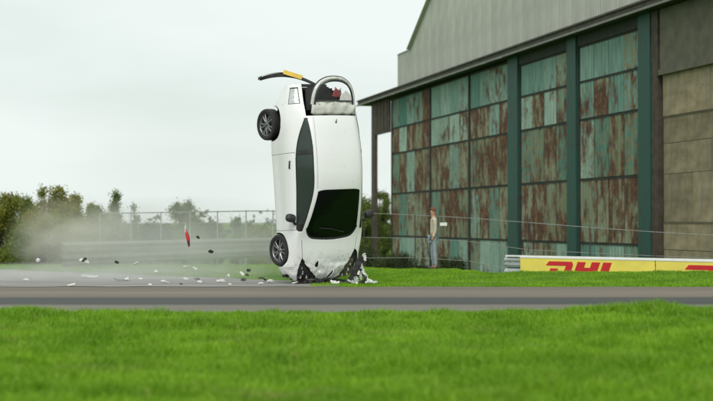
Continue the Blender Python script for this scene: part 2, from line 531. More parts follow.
xs = np.unique(np.concatenate([np.linspace(-900, -40, 24), np.linspace(-40, -12, 29), np.arange(-12, 14, 0.2), np.linspace(14, 40, 27), np.linspace(40, 900, 24)]))
ys = np.unique(np.concatenate([np.linspace(-60, 4, 17), np.arange(4, 19, 0.16), np.arange(19, 28, 0.07), np.arange(28, 48, 0.2), np.linspace(48, 110, 63), np.linspace(110, 2500, 40)]))
GX, GY = np.meshgrid(xs, ys)
GZ = gz(GX, GY)
nx, ny = len(xs), len(ys)
idx = np.arange(nx * ny).reshape(ny, nx)
fq = np.stack([idx[:-1, :-1], idx[:-1, 1:], idx[1:, 1:], idx[1:, :-1]], -1).reshape(-1, 4)
ground = mesh_np('ground', np.stack([GX, GY, GZ], -1).reshape(-1, 3), fq, M['soil'], smooth=True)
tag(ground, 'green field with a grass verge either side of the road', kind='structure')

# road
xr = np.concatenate([np.linspace(-300, -16, 30), np.arange(-15.5, 16, 0.35), np.linspace(16.5, 300, 30)])
rows = []
for k, Yr in enumerate(np.linspace(ROAD0 - 0.02, ROAD1, 12)):
    yv = np.full_like(xr, Yr)
    if k == 0: yv += (vnoise(xr * 1.1, xr * 0 + 2, 4) - 0.5) * 0.25
    if k == 11: yv += (vnoise(xr * 1.4, xr * 0 + 5, 8) - 0.5) * 0.16
    rows.append(np.stack([xr, yv, np.full_like(xr, 0.004) + 0.015 * math.sin(math.pi * k / 11)], -1))
rv = np.stack(rows)
ii = np.arange(rv.shape[0] * rv.shape[1]).reshape(rv.shape[:2])
fq = np.stack([ii[:-1, :-1], ii[:-1, 1:], ii[1:, 1:], ii[1:, :-1]], -1).reshape(-1, 4)
road = mesh_np('road', rv.reshape(-1, 3), fq, M['road'], smooth=True)
tag(road, 'grey tarmac road with a darker resurfaced strip along the near side', kind='structure')

# pale dusty run-off beside the road, left of the car
xr = np.concatenate([np.linspace(-120, -14, 30), np.arange(-13.5, -0.2, 0.3)])
far = np.maximum(runoff_far(xr) + (vnoise(xr * 1.3, xr * 0, 21) - 0.5) * 0.5, 27.46)
near_ = 27.30 + (vnoise(xr * 2.1, xr * 0, 27) - 0.5) * 0.22
rows = [np.stack([xr, near_ * (1 - q) + far * q, np.full_like(xr, 0.012)], -1) for q in np.linspace(0, 1, 10)]
rv = np.stack(rows)
ii = np.arange(rv.shape[0] * rv.shape[1]).reshape(rv.shape[:2])
fq = np.stack([ii[:-1, :-1], ii[:-1, 1:], ii[1:, 1:], ii[1:, :-1]], -1).reshape(-1, 4)
ro = mesh_np('run_off_apron', rv.reshape(-1, 3), fq, M['runoff'])
tag(ro, 'pale dusty apron on the far side of the road left of the car', kind='structure')


# ------------------------------------------------------------------ grass
def grass(name, X, Y, hmin, hmax, width, label):
    n = len(X)
    Z = gz(X, Y) - 0.01
    clump = vnoise(X * 2.6, Y * 2.0, 31) * 0.45 + vnoise(X * 0.7, Y * 1.3, 33) * 0.3 + vnoise(X * 7.0, Y * 6.0, 35) * 0.25
    h = (hmin + (hmax - hmin) * rng.random(n)) * (0.22 + 1.55 * clump ** 1.3)
    ang = rng.random(n) * 2 * np.pi
    wd = width * (0.7 + 0.6 * rng.random(n))
    lean = (0.25 + 0.75 * rng.random(n)) * h
    la = rng.random(n) * 2 * np.pi
    dx, dy = np.cos(ang) * wd / 2, np.sin(ang) * wd / 2
    lx, ly = np.cos(la) * lean, np.sin(la) * lean
    v = np.empty((n, 5, 3))
    v[:, 0] = np.stack([X - dx, Y - dy, Z], -1)
    v[:, 1] = np.stack([X + dx, Y + dy, Z], -1)
    v[:, 2] = np.stack([X + dx * 0.8 + lx * 0.35, Y + dy * 0.8 + ly * 0.35, Z + h * 0.6], -1)
    v[:, 3] = np.stack([X - dx * 0.8 + lx * 0.35, Y - dy * 0.8 + ly * 0.35, Z + h * 0.6], -1)
    v[:, 4] = np.stack([X + lx, Y + ly, Z + h], -1)
    b = (np.arange(n) * 5)[:, None]
    tri = np.concatenate([b + [0, 1, 2], b + [0, 2, 3], b + [3, 2, 4]], 0)
    o = mesh_np(name, v.reshape(-1, 3), tri, M['grass'])
    return tag(o, label, 'grass', kind='stuff')


def scatter(n, y0, y1, margin):
    Y = y0 + (y1 - y0) * rng.random(n)
    hw = 0.2546 * Y + margin
    return (rng.random(n) * 2 - 1) * hw, Y
X, Y = scatter(150000, 6.5, 14.0, 1.6)
X2, Y2 = scatter(120000, 14.0, 19.6, 1.8)
X, Y = np.concatenate([X, X2]), np.concatenate([Y, Y2])
edge = 19.35 + (vnoise(X * 2.0, X * 0, 12) - 0.5) * 0.30
k = Y < edge
grass('verge_grass', X[k], Y[k], 0.045, 0.125, 0.012, 'thick bright green grass of the near verge in the foreground')
X, Y = scatter(230000, 27.3, 45.0, 2.0)
edge = 27.42 + (vnoise(X * 1.5, X * 0, 14) - 0.5) * 0.14
k = (Y > edge) & ((X > -0.9) | (Y > runoff_far(X) + (vnoise(X * 1.3, X * 0, 22) - 0.5) * 0.6)) & ~((X > 2.8) & (Y > 36))
grass('far_bank_grass', X[k], Y[k], 0.03, 0.06, 0.016, 'mown green grass strip between the road and the hangar fence')


# ------------------------------------------------------------------ hangar
P0 = Vector((1.848, 75.0))
DV = Vector((0.237, -0.9715)); NV = Vector((0.9715, 0.237))       # along the doors / into the building
HB = -1.05
hang = empty('hangar', (P0.x, P0.y, HB), math.atan2(DV.y, DV.x))
tag(hang, 'old aircraft hangar with rusty teal sliding doors and a grey gable', 'hangar')


def hs(px, py, yl):
    """hangar-local (s, z) of a photograph pixel on the plane local y = yl"""
    k = (px - 356.5) / F_PX
    ax, ay = P0.x + yl * NV.x, P0.y + yl * NV.y
    s = (k * ay - ax) / (DV.x - k * DV.y)
    Yd = ay + s * DV.y
    return s, W(px, py, Yd).z - HB


SEAM = [0.12, 1.57, 3.82, 5.95, 7.30, 8.86]


def corrugated(w, h, pitch=0.25, depth=0.03):
    n = max(4, int(round(w / pitch)) * 2)
    b = MB()
    vs = []
    for i in range(n + 1):
        x = w * i / n
        y = depth * (0 if i % 2 else 1)
        vs += [(x, y, 0), (x, y, h)]
    b.add(vs, [(2 * i, 2 * i + 2, 2 * i + 3, 2 * i + 1) for i in range(n)])
    # folded edge so that the sheet has a real rim
    b.add([(0, 0, 0), (w, 0, 0), (w, 0.06, 0), (0, 0.06, 0)], [(0, 1, 2, 3)])
    b.add([(0, 0, h), (w, 0, h), (w, 0.06, h), (0, 0.06, h)], [(3, 2, 1, 0)])
    return b


leaves = [(0.0, 7.2, 5), (7.2, 13.2, 4), (13.2, 18.45, 4), (19.62, 24.75, 4), (25.62, 30.75, 4)]
# paint tone (0 dark teal .. 1 pale) and rust for each row, bottom row first; varied from sheet to sheet
row_tone = [0.55, 0.36, 0.40, 0.66, 0.44]
row_rust = [0.46, 0.60, 0.58, 0.34, 0.22]
for li, (s0, s1, ns) in enumerate(leaves):
    SEAM[-1] = 8.86 if li < 3 else 8.57
    fr = MB()
    fr.box(s0 + 0.01, s0 + 0.07, 0.0, 0.14, 0.05, SEAM[-1]); fr.box(s1 - 0.07, s1 - 0.01, 0.0, 0.14, 0.05, SEAM[-1])
    for z in SEAM: fr.box(s0 + 0.075, s1 - 0.075, 0.055, 0.14, z - 0.05, z + 0.05)
    leaf = fr.build('door_leaf', M['soffit'], hang)
    wid = (s1 - s0 - 0.2) / ns
    for r in range(5):
        h = SEAM[r + 1] - SEAM[r] - 0.09
        proto = None
        for k in range(ns):
            x = s0 + 0.1 + wid * k
            if proto is None:
                sh = proto = corrugated(wid - 0.015, h).build('door_sheet', M['door_sheet'], leaf, fix=False)
            else:
                sh = copy_obj(proto, leaf)
            sh.location = (x, 0.03 + 0.012 * random.random(), SEAM[r] + 0.045)
            tone = row_tone[r] + random.uniform(-0.42, 0.42)
            rst = row_rust[r] + random.uniform(-0.20, 0.20)
            if r == 3 and random.random() < 0.4: tone, rst = 0.95, 0.25
            if r == 3 and random.random() < 0.25: rst = 0.72
            if li == 0 and r >= 3: rst += 0.12
            if li >= 3 and r == 4: tone, rst = 0.40 + random.uniform(-.1, .2), 0.2
            if r == 4 and k == ns - 1: rst += 0.32
            sh.color = (min(1, max(0, tone)), min(1, max(0, rst)), random.random(), 1)
for a, b_ in ((18.47, 19.6), (24.77, 25.6), (30.77, 31.65)):
    p = MB().box(a, b_, -0.07, 0.25, 0.0, 8.98)
    p.build('door_post', M['teal'], hang)
MB().box(31.66, 32.12, -0.03, 0.25, 0.0, 8.98).build('door_jamb', M['darkwood'], hang)
# recessed tan boarding to the right
zc = 0.0
rowsH = [1.45, 0.85, 1.5, 0.95, 0.85, 1.5, 1.0, 0.9]
for r, h in enumerate(rowsH):
    off = 0.0 if r % 2 else -1.1
    s = 32.2 + off
    while s < 44:
        a, b_ = max(s, 32.2), min(s + 3.1, 44)
        if b_ - a > 0.2:
            p = MB().box(0, b_ - a - 0.012, 0, 0.06, 0, h - 0.014).build('wall_board', M['tan'], hang)
            p.location = (a, 0.12 + random.uniform(-0.012, 0.012), zc + 0.02)
        s += 3.1
    if r in (1, 4, 5): MB().box(32.2, 44, 0.10, 0.16, zc + h - 0.028, zc + h - 0.002).build('board_batten', M['lintel'], hang)
    zc += h
MB().box(32.16, 44, 0.30, 0.4, 0, 8.98).build('back_wall', M['soffit'], hang)
# lintel above the boarding, with a flange
lt = MB().box(32.2, 44, 0.01, 0.095, 6.95, 8.97); lt.box(32.2, 44, -0.06, 0.008, 6.90, 7.08)
lt.build('lintel_beam', M['lintel'], hang)
# gantry that carries the door rail beyond the building
fs0, _ = hs(358.0, 104, -0.4)
MB().box(0.0, 31.65, 0.27, 0.33, 0.02, 8.97).build('door_backing', M['soffit'], hang)
MB().box(19.61, 24.76, 0.0, 0.2, 8.60, 8.985).build('header_beam', M['soffit'], hang)
MB().box(25.61, 30.76, 0.0, 0.2, 8.60, 8.985).build('header_beam', M['soffit'], hang)
MB().box(-3.85, -3.05, -0.10, 0.05, 0.0, 8.98).build('gantry_post', M['darkwood'], hang)
gb = MB().box(-3.04, -0.02, -0.1, 0.0, 7.15, 8.97)
for k in range(4): gb.box(-2.6 + 0.7 * k, -2.5 + 0.7 * k, -0.13, -0.103, 7.15, 8.97)
gb.build('gantry_panel', M['darkwood'], hang)
MB().box(fs0, 46, -0.295, 0.5, 9.0, 9.10).build('soffit', M['soffit'], hang)
MB().box(fs0, 46, -0.42, -0.30, 9.0, 9.22).build('fascia_board', M['fascia'], hang)
MB().box(fs0 - 0.04, 46, -0.50, -0.425, 8.97, 9.04).build('gutter', M['gutter'], hang)
MB().box(fs0 - 0.04, 46, -0.49, 0.4, 9.225, 9.29).build('coping', M['fascia'], hang)
# gable: vertical sheets cut to the roof line
for s in np.arange(-2.0, 20, 2.05):
    MB().box(s, s + 0.55, -0.53, -0.503, 8.95, 9.0).build('bracket', M['galv_dull'], hang)
g0, gtop = hs(397.5, 55.0, -0.15)
g1 = hs(410.0, 53, -0.15)[0]
slope = math.tan(math.radians(29.0))
ridge = g1 + 15.0
def roofz(s):
    if s < g1: return gtop
    return gtop + slope * (15.0 - abs(s - ridge))
edges = [g0, g1] + [g1 + 1.25 * k for k in range(1, 25)]
for a, b_ in zip(edges[:-1], edges[1:]):
    n = max(6, int((b_ - a) / 0.2) * 2)
    vs, fs = [], []
    for i in range(n + 1):
        s = a + (b_ - a) * i / n - (0.012 if i == n else 0)
        y = 0.0 if i % 2 else 0.012
        zt = roofz(min(max(s, a + 1e-3), b_ - 1e-3)) if a >= g1 else gtop
        vs += [(s - a, y, 9.1), (s - a, y, zt)]
    fs = [(2 * i, 2 * i + 2, 2 * i + 3, 2 * i + 1) for i in range(n)]
    o = MB().add(vs, fs).build('gable_sheet', M['cladding'], hang, fix=False)
    o.location = (a, -0.15, 0)
gv = [(g0, 9.15), (ridge * 2 - g1, 9.15), (ridge * 2 - g1, gtop), (ridge, roofz(ridge)), (g1, gtop), (g0, gtop)]
MB().prism([(x, z - 0.02) for x, z in gv], -0.13, 0.0).build('gable_backing', M['cladding'], hang)
rf = MB()
rf.add([(g1, -0.35, gtop), (ridge, -0.35, roofz(ridge)), (ridge, 45, roofz(ridge)), (g1, 45, gtop)], [(0, 1, 2, 3)])
rf.add([(ridge * 2 - g1, -0.35, gtop), (ridge, -0.35, roofz(ridge)), (ridge, 45, roofz(ridge)), (ridge * 2 - g1, 45, gtop)], [(0, 1, 2, 3)])
rf.add([(g0, -0.2, gtop + .01), (g1, -0.2, gtop + .01), (g1, 45, gtop + .01), (g0, 45, gtop + .01)], [(0, 1, 2, 3)])
rf.build('roof', M['cladding'], hang)
vb = MB()
vb.tube([(g1 - 0.05, -0.3, gtop + 0.02), (ridge, -0.3, roofz(ridge) + 0.02)], 0.03, 6)
vb.build('verge_trim', M['cladding'], hang)
MB().box(g0 + 0.001, g0 + 0.2, 0.51, 45, 0, gtop - 0.01).build('side_wall', M['cladding'], hang)

# ------------------------------------------------------------------ barrier and advertising boards
A = W(506.0, 256, 38.5); Bp = W(770.0, 260, 33.0)
A.z = Bp.z = 0
bdir = (Bp - A); blen = bdir.length
bar = empty('crash_barrier', (A.x, A.y, -0.72), math.atan2(bdir.y, bdir.x))
tag(bar, 'triple rail galvanised crash barrier behind the yellow boards by the hangar', 'barrier')
ZT = 1.055                                   # top of barrier over its base


def wbeam(length, zc, h, d=0.085):
    prof = [(0.0, -h / 2), (d * 0.35, -h / 2 + 0.02), (d, -h / 2 + 0.07 * h / 0.31), (d, -h / 2 + 0.11 * h / 0.31), (d * 0.2, -0.03), (d * 0.2, 0.03),
            (d, h / 2 - 0.11 * h / 0.31), (d, h / 2 - 0.07 * h / 0.31), (d * 0.35, h / 2 - 0.02), (0.0, h / 2)]
    b = MB()
    vs = [(0, -y, zc + z) for y, z in prof] + [(length, -y, zc + z) for y, z in prof]
    vs += [(0, -y + 0.006, zc + z) for y, z in prof] + [(length, -y + 0.006, zc + z) for y, z in prof]
    n = len(prof)
    fs = [(i, i + 1, n + i + 1, n + i) for i in range(n - 1)] + [(2 * n + i + 1, 2 * n + i, 3 * n + i, 3 * n + i + 1) for i in range(n - 1)]
    fs += [(i + 1, i, 2 * n + i, 2 * n + i + 1) for i in range(n - 1)]
    b.add(vs, fs)
    return b
for zc in (0.90, 0.575, 0.25):
    wbeam(blen, zc, 0.29).build('rail', M['galv'], bar, fix=False)
MB().box(0.05, blen, -0.10, 0.02, ZT + 0.0 - 0.012, ZT + 0.03).build('top_cap', M['white_plain'], bar)
s = 0.55
while s < blen:
    MB().box(s, s + 0.11, 0.01, 0.12, 0.0, ZT - 0.02).build('post', M['galv_dull'], bar)
    s += 1.6


def on_bar(px):
    k = (px - 356.5) / F_PX
    d = bdir.normalized()
    return (k * A.y - A.x) / (d.x - k * d.y)


LET = {   # butted pieces in letter heights, before the slant
    'D': [[(-0.24, 0.78), (1.02, 0.78), (1.02, 1.0), (-0.12, 1.0)], [(1.02, 0.0), (1.22, 0.0), (1.45, 0.20), (1.45, 0.84), (1.32, 1.0), (1.02, 1.0)],
          [(0.12, 0.0), (1.02, 0.0), (1.02, 0.26), (0.12, 0.26)], [(0.12, 0.26), (0.60, 0.26), (0.60, 0.64), (0.12, 0.64)]],
    'H': [[(0.0, 0.0), (0.50, 0.0), (0.50, 1.0), (0.0, 1.0)], [(0.50, 0.44), (0.86, 0.44), (0.86, 0.72), (0.50, 0.72)], [(0.86, 0.0), (1.36, 0.0), (1.36, 1.0), (0.86, 1.0)]],
    'L': [[(0.0, 0.0), (0.50, 0.0), (0.50, 1.0), (0.0, 1.0)], [(0.50, 0.0), (1.15, 0.0), (1.15, 0.28), (0.50, 0.28)]]}
LH = 0.52
for i, (p0, p1, t0, lab) in enumerate(((523.0, 657.3, 549.0, 'yellow advertising board with red DHL lettering nearest the barrier end'),
                                       (658.3, 770.0, 688.0, 'yellow advertising board cut by the right edge of the picture'))):
    s0, s1 = on_bar(p0), on_bar(p1) if i == 0 else blen
    bd = empty('advertising_board', (A.x + bdir.normalized().x * s0, A.y + bdir.normalized().y * s0, -0.72), math.atan2(bdir.y, bdir.x))
    tag(bd, lab, 'board', 'yellow boards on the crash barrier')
    MB().box(0, s1 - s0, -0.125, -0.105, 0.24, 1.015).build('panel', M['yellow'], bd, bevel=0.004)
    MB().box(-0.012, s1 - s0 + 0.004, -0.135, -0.101, 1.018, 1.04).build('top_edge', M['white_plain'], bd)
    x0 = on_bar(t0) - s0
    z0 = 0.945 - LH if i == 0 else 0.935 - LH
    for ch, dx in (('D', 0.12), ('H', 1.83), ('L', 3.42)):
        lm = MB()
        for poly in LET[ch]:
            lm.prism([(x0 + LH * (dx * 0.97 + x + 0.42 * (z - 1.0) + 0.18), z0 + LH * z) for x, z in poly], -0.131, -0.1255)
        lm.build('letter_' + ch, M['red'], bd)['label'] = 'red slanted letter ' + ch

# second, dusty triple rail barrier on the left behind the run-off
A2 = Vector((-8.15, 38.6, 0)); B2 = Vector((-1.2, 54.0, 0))
d2 = (B2 - A2)
bar2 = empty('crash_barrier', (A2.x, A2.y, float(gz(A2.x, A2.y))), math.atan2(d2.y, d2.x))
tag(bar2, 'dusty grey rail barrier on the far grass behind the flying debris', 'barrier')
for zc in (0.56, 0.20):
    wbeam(d2.length, zc, 0.31).build('rail', M['galv_dull'], bar2, fix=False)
s = 0.3
while s < d2.length:
    MB().box(s, s + 0.11, 0.01, 0.12, -0.6, 0.70).build('post', M['galv_dull'], bar2)
    s += 2.0


# ------------------------------------------------------------------ wire fences
def fence(name, pts, label, cols, railr, wires, postr=0.022, group=None):
    """pts: (world xy, top z); posts at every point, wires between"""
    root = empty(name, (pts[0][0], pts[0][1], 0))
    tag(root, label, 'fence', group)
    ox, oy = pts[0][0], pts[0][1]
    P = [Vector((x - ox, y - oy, z)) for x, y, z in pts]
    G = [float(gz(x, y)) for x, y, z in pts]
    for p, g in zip(P, G):
        MB().tube([(p.x, p.y, g - 0.1), (p.x, p.y, p.z + 0.03)], postr, 6).build('post', M['wire' if postr > 0.02 else 'darkwood'], root)
    MB().tube(P, railr, 6).build('top_rail', M['wire'], root)
    for q in wires:
        MB().tube([Vector((p.x, p.y + 0.035, g + (p.z - g) * q)) for p, g in zip(P, G)], 0.008, 4).build('strand', M['wire'], root)
    if postr < 0.02: return root
    w = MB()
    for a, b_, ga, gb_ in zip(P[:-1], P[1:], G[:-1], G[1:]):
        n = max(2, int((b_ - a).length / cols))
        for k in range(n):
            t0, t1 = k / n, (k + 1) / n
            la, ha = ga + (gb_ - ga) * t0 + 0.05, a.z + (b_.z - a.z) * t0
            lb, hb = ga + (gb_ - ga) * t1 + 0.05, a.z + (b_.z - a.z) * t1
            m = 10
            for j in range(-1, m):
                for sg in (1, -1):
                    za, zb = (j, j + 1) if sg == 1 else (j + 1, j)
                    if za < 0 or zb < 0: continue
                    p1 = a.lerp(b_, t0); p2 = a.lerp(b_, t1)
                    w.tube([(p1.x, p1.y - 0.03, la + (ha - la) * za / m), (p2.x, p2.y - 0.03, lb + (hb - lb) * zb / m)], 0.0022, 3, cap=False)
    tag(w.build('wire_mesh', M['wire'], root, fix=False), kind='stuff')
    return root
pts = [tuple(W(px, py, Yd)) for px, py, Yd in ((100, 213.5, 47.5), (131, 213, 48.2), (161, 212.5, 49), (190, 212, 49.7), (217.5, 211.6, 50.4), (246, 211, 51), (273, 211, 51.6), (300, 211.3, 52.2), (327, 212, 52.5), (354, 212.6, 52))]
fence('wire_fence', pts, 'chain link fence with a pale top rail behind the dust left of the car', 0.35, 0.022, (0.82, 0.5))
pts = [tuple(W(px, py, Yd)) for px, py, Yd in ((364, 213, 46.5), (415, 215, 44), (468, 218, 42), (528, 222.5, 40.6), (590, 227.5, 39.6), (655, 232, 38.6), (725, 236, 37.6))]
fence('wire_fence', pts, 'thin wire fence sloping down to the right in front of the hangar doors', 0.6, 0.010, (0.62, 0.3), 0.013)
sg = W(443.5, 224.2, 43.2)
so = MB().box(-0.11, 0.11, -0.012, 0.0, -0.05, 0.05).build('fence_sign', M['white_plain'], None, bevel=0.003)
so.location = sg
tag(so, 'small blank white sign on the wire fence beside the person', 'sign')


# ------------------------------------------------------------------ trees and bushes
def leaf_cloud(lobes, n, size, mat, parent, name='crown', seed=0):
    r = np.random.default_rng(seed)
    vol = np.array([l[3] * l[4] * l[5] for l in lobes]) ** 0.75
    pick = r.choice(len(lobes), n, p=vol / vol.sum())
    L = np.array(lobes)[pick]
    d = r.normal(size=(n, 3)); d /= np.linalg.norm(d, axis=1)[:, None]
    rad = (0.35 + 0.65 * r.random(n) ** 0.7)[:, None]
    P = L[:, :3] + d * rad * L[:, 3:6]
    # clumped twigs: pull leaves towards random twig centres
    m = max(8, n // 22)
    tw = P[r.choice(n, m)]
    near = tw[r.integers(0, m, n)]
    q = r.random(n) < 0.7
    P[q] = near[q] + r.normal(size=(q.sum(), 3)) * size * 1.25
    s = size * (0.55 + 0.8 * r.random(n))
    a = r.normal(size=(n, 3)); a /= np.linalg.norm(a, axis=1)[:, None]
    b = np.cross(a, r.normal(size=(n, 3))); b /= np.linalg.norm(b, axis=1)[:, None]
    v = np.stack([P - a * s[:, None] * 0.6, P + b * s[:, None] * 0.32, P + a * s[:, None] * 0.6, P - b * s[:, None] * 0.32], 1)
    f = np.arange(n * 4).reshape(n, 4)
    return mesh_np(name, v.reshape(-1, 3), f, mat, parent)


def tree(name, label, cat, px, py_top, Yd, wid, mat, n=4200, size=0.15, spire=False, group=None, seed=0, low=0.12):
    top = W(px, py_top, Yd)
    g = float(gz(top.x, Yd))
    H = top.z - g
    root = empty(name, (top.x, Yd, g))
    tag(root, label, cat, group)
    rr = random.Random(seed)
    tr = MB()
    lean = rr.uniform(-0.1, 0.1)
    spine = [(lean * H * q + rr.uniform(-.03, .03) * H, rr.uniform(-.03, .03) * H, H * 0.92 * q) for q in (0, 0.25, 0.5, 0.75, 1.0)]
    spine[0] = (0, 0, -0.05)
    tr.tube(spine, [0.035 * H, 0.028 * H, 0.02 * H, 0.012 * H, 0.004 * H], 7)
    lobes = []
    nl = 9 if not spire else 8
    for k in range(nl):
        q = low + (0.93 - low) * (k + 0.5) / nl
        if spire:
            R = wid * 0.5 * (1.06 - q) ** 0.8
            ang = rr.uniform(0, 6.28)
            c = (lean * H * q + math.cos(ang) * R * 0.35, math.sin(ang) * R * 0.35, H * q)
            lobes.append(c + (R * 0.7, R * 0.7, H * 0.09))
        else:
            R = wid * 0.5 * math.sqrt(max(0.08, 1 - (2 * (q - 0.45)) ** 2 * 0.85))
            for j in range(2):
                ang = rr.uniform(0, 6.28)
                rad = R * rr.uniform(0.25, 0.72)
                c = (lean * H * q + math.cos(ang) * rad, math.sin(ang) * rad, H * q + rr.uniform(-.05, .05) * H)
                e = rr.uniform(0.24, 0.42) * R + 0.05
                lobes.append(c + (e, e, e * 0.75 + 0.03 * H))
                tr.tube([(lean * H * q * 0.6, 0, H * q * 0.62), (c[0] * 0.6, c[1] * 0.6, H * q * 0.85), c[:3]], [0.014 * H, 0.009 * H, 0.003 * H], 5)
    for k in range(3):     # leading shoots break the outline
        ang = rr.uniform(0, 6.28)
        x, y = math.cos(ang) * wid * 0.12, math.sin(ang) * wid * 0.12
        lobes.append((lean * H + x, y, H * rr.uniform(0.90, 0.97), wid * 0.06, wid * 0.06, H * 0.06))
    tr.build('trunk', M['bark'], root, smooth=True)
    leaf_cloud(lobes, int(n * 3.6), size * 0.52, mat, root, seed=seed)
    return root
TG = 'trees beyond the left fence'
tree('tree', 'olive tree at the far left edge of the picture', 'tree', 6, 193, 60, 2.6, M['leaf_olive'], 6500, 0.15, group=TG, seed=1)
tree('tree', 'tall yellowish tree with a thin leading shoot above the dust cloud', 'tree', 42, 188, 62, 3.2, M['leaf_olive'], 8000, 0.15, group=TG, seed=22)
tree('tree', 'dark olive tree between the two tallest trees on the left', 'tree', 24, 196, 64, 2.6, M['leaf_green'], 6000, 0.15, group=TG, seed=3)
tree('tree', 'bushy olive tree rising behind the right half of the dust cloud', 'tree', 66, 199, 63, 2.3, M['leaf_olive'], 5600, 0.15, group=TG, seed=41)
tree('bush', 'broad green hedge bush at the foot of the left trees', 'bush', 48, 214, 59, 4.6, M['leaf_green'], 6000, 0.15, group='low bushes beyond the fence', seed=61, low=0.05)
tree('tree', 'slender pale green tree right of the dust cloud, nearer of the spires', 'tree', 80, 194, 60, 1.5, M['leaf_olive'], 3800, 0.14, spire=True, group=TG, seed=4)
tree('tree', 'broad green tree just right of the pale spire', 'tree', 92, 204, 62, 1.9, M['leaf_green'], 4600, 0.14, group=TG, seed=5)
tree('tree', 'tall narrow spire tree where the fence rail begins', 'tree', 112, 192, 61, 1.25, M['leaf_green'], 3200, 0.14, spire=True, group=TG, seed=6)
tree('tree', 'small thin sapling poking just above the fence rail', 'tree', 137, 204, 63, 0.8, M['leaf_green'], 1200, 0.13, spire=True, group=TG, seed=7)
tree('tree', 'rounded tree directly behind the airborne red lamp piece', 'tree', 186, 201, 66, 2.3, M['leaf_green'], 5600, 0.14, group=TG, seed=8)
tree('bush', 'small dark bush behind the fence left of the car', 'bush', 236, 217, 70, 0.9, M['leaf_green'], 1500, 0.14, group='low bushes beyond the fence', seed=9)
tree('bush', 'low spreading bush behind the fence beside the car flank', 'bush', 259, 225, 72, 2.6, M['leaf_olive'], 2800, 0.14, group='low bushes beyond the fence', seed=10, low=0.05)
tree('bush', 'wide greyish bush under the fence rail left of the rounded tree', 'bush', 150, 224, 70, 3.6, M['leaf_dark'], 4200, 0.15, group='low bushes beyond the fence', seed=11, low=0.05)
tree('bush', 'dark bush right of the rounded tree behind the fence', 'bush', 212, 222, 69, 2.2, M['leaf_dark'], 3000, 0.15, group='low bushes beyond the fence', seed=12, low=0.05)
tree('bush', 'dense green bush under the fence rail at the spire tree', 'bush', 102, 214, 67, 3.4, M['leaf_green'], 4600, 0.15, group='low bushes beyond the fence', seed=51, low=0.05)
tree('bush', 'tall full green bush directly right of the car roof', 'bush', 363, 197, 80, 2.6, M['leaf_green'], 5200, 0.15, group='bushes beside the hangar', seed=52, low=0.05)
tree('bush', 'leafy green bush in the gap under the hangar gantry', 'bush', 384, 190, 88, 2.0, M['leaf_green'], 4600, 0.15, group='bushes beside the hangar', seed=13, low=0.05)
tree('bush', 'dark bush between the car and the gantry post', 'bush', 366, 205, 86, 2.2, M['leaf_dark'], 4200, 0.15, group='bushes beside the hangar', seed=14, low=0.05)
for i, (px, py, Yd, wd, lab) in enumerate(((372, 250, 57, 2.4, 'low weedy shrub at the foot of the gantry post'), (402, 254, 56.5, 2.0, 'low weedy shrub at the left corner of the rusty doors'),
                                           (452, 258, 52, 1.6, 'low tuft of weeds at the door foot right of the person'))):
    tree('shrub', lab, 'shrub', px, py, Yd, wd, M['leaf_dark'], 2200, 0.10, group='weeds along the hangar foot', seed=30 + i, low=0.05)
r = np.random.default_rng(77)
lob = []
for k in range(150):
    x = -140 + 250 * k / 150 + r.uniform(-1, 1)
    lob.append((x, 190 + r.uniform(-6, 6), 0.2 + r.uniform(-.4, .5), 2.2, 2.0, r.uniform(0.9, 1.6)))
tl = leaf_cloud(lob, 9000, 0.7, M['leaf_dark'], None, 'distant_hedge', 5)
tag(tl, 'long low hedge far away across the field', 'hedge', kind='stuff')

# ------------------------------------------------------------------ person by the fence
pp = W(433.5, 268, 38.6)
PX, PY = pp.x, 38.6
PZ = float(gz(PX, PY))
PH = (W(433.5, 207.5, PY).z - PZ)
per = empty('person', (PX, PY, PZ), math.radians(-84))
per.scale = (0.88, 0.88, 1.0)
tag(per, 'person in a cream top and faded jeans standing before the rusty doors', 'person')


h = PH / 1.78
V = [(0, 0, .95), (0, 0, 1.12), (0, 0.01, 1.32), (0, 0.01, 1.46), (0, -0.01, 1.54), (0, -0.03, 1.62), (0, -0.03, 1.73),
     (-.09, 0, .90), (-.10, -.02, .50), (-.11, .03, .10), (-.11, -.10, .04),
     (.09, 0, .90), (.11, .02, .50), (.12, .06, .10), (.13, -.07, .04),
     (-.18, .01, 1.42), (-.22, .04, 1.14), (-.21, -.06, .92), (-.21, -.10, .84),
     (.18, .01, 1.42), (.22, .03, 1.14), (.22, -.05, .92), (.22, -.09, .84)]
E = [(0, 1), (1, 2), (2, 3), (3, 4), (4, 5), (5, 6), (0, 7), (7, 8), (8, 9), (9, 10), (0, 11), (11, 12), (12, 13), (13, 14), (3, 15), (15, 16), (16, 17), (17, 18), (3, 19), (19, 20), (20, 21), (21, 22)]
R = [(.14, .11), (.12, .10), (.15, .11), (.10, .08), .055, (.078, .095), (.062, .08), .085, .058, .042, .022, .085, .058, .042, .022, .055, .042, .033, .035, .055, .042, .033, .035]
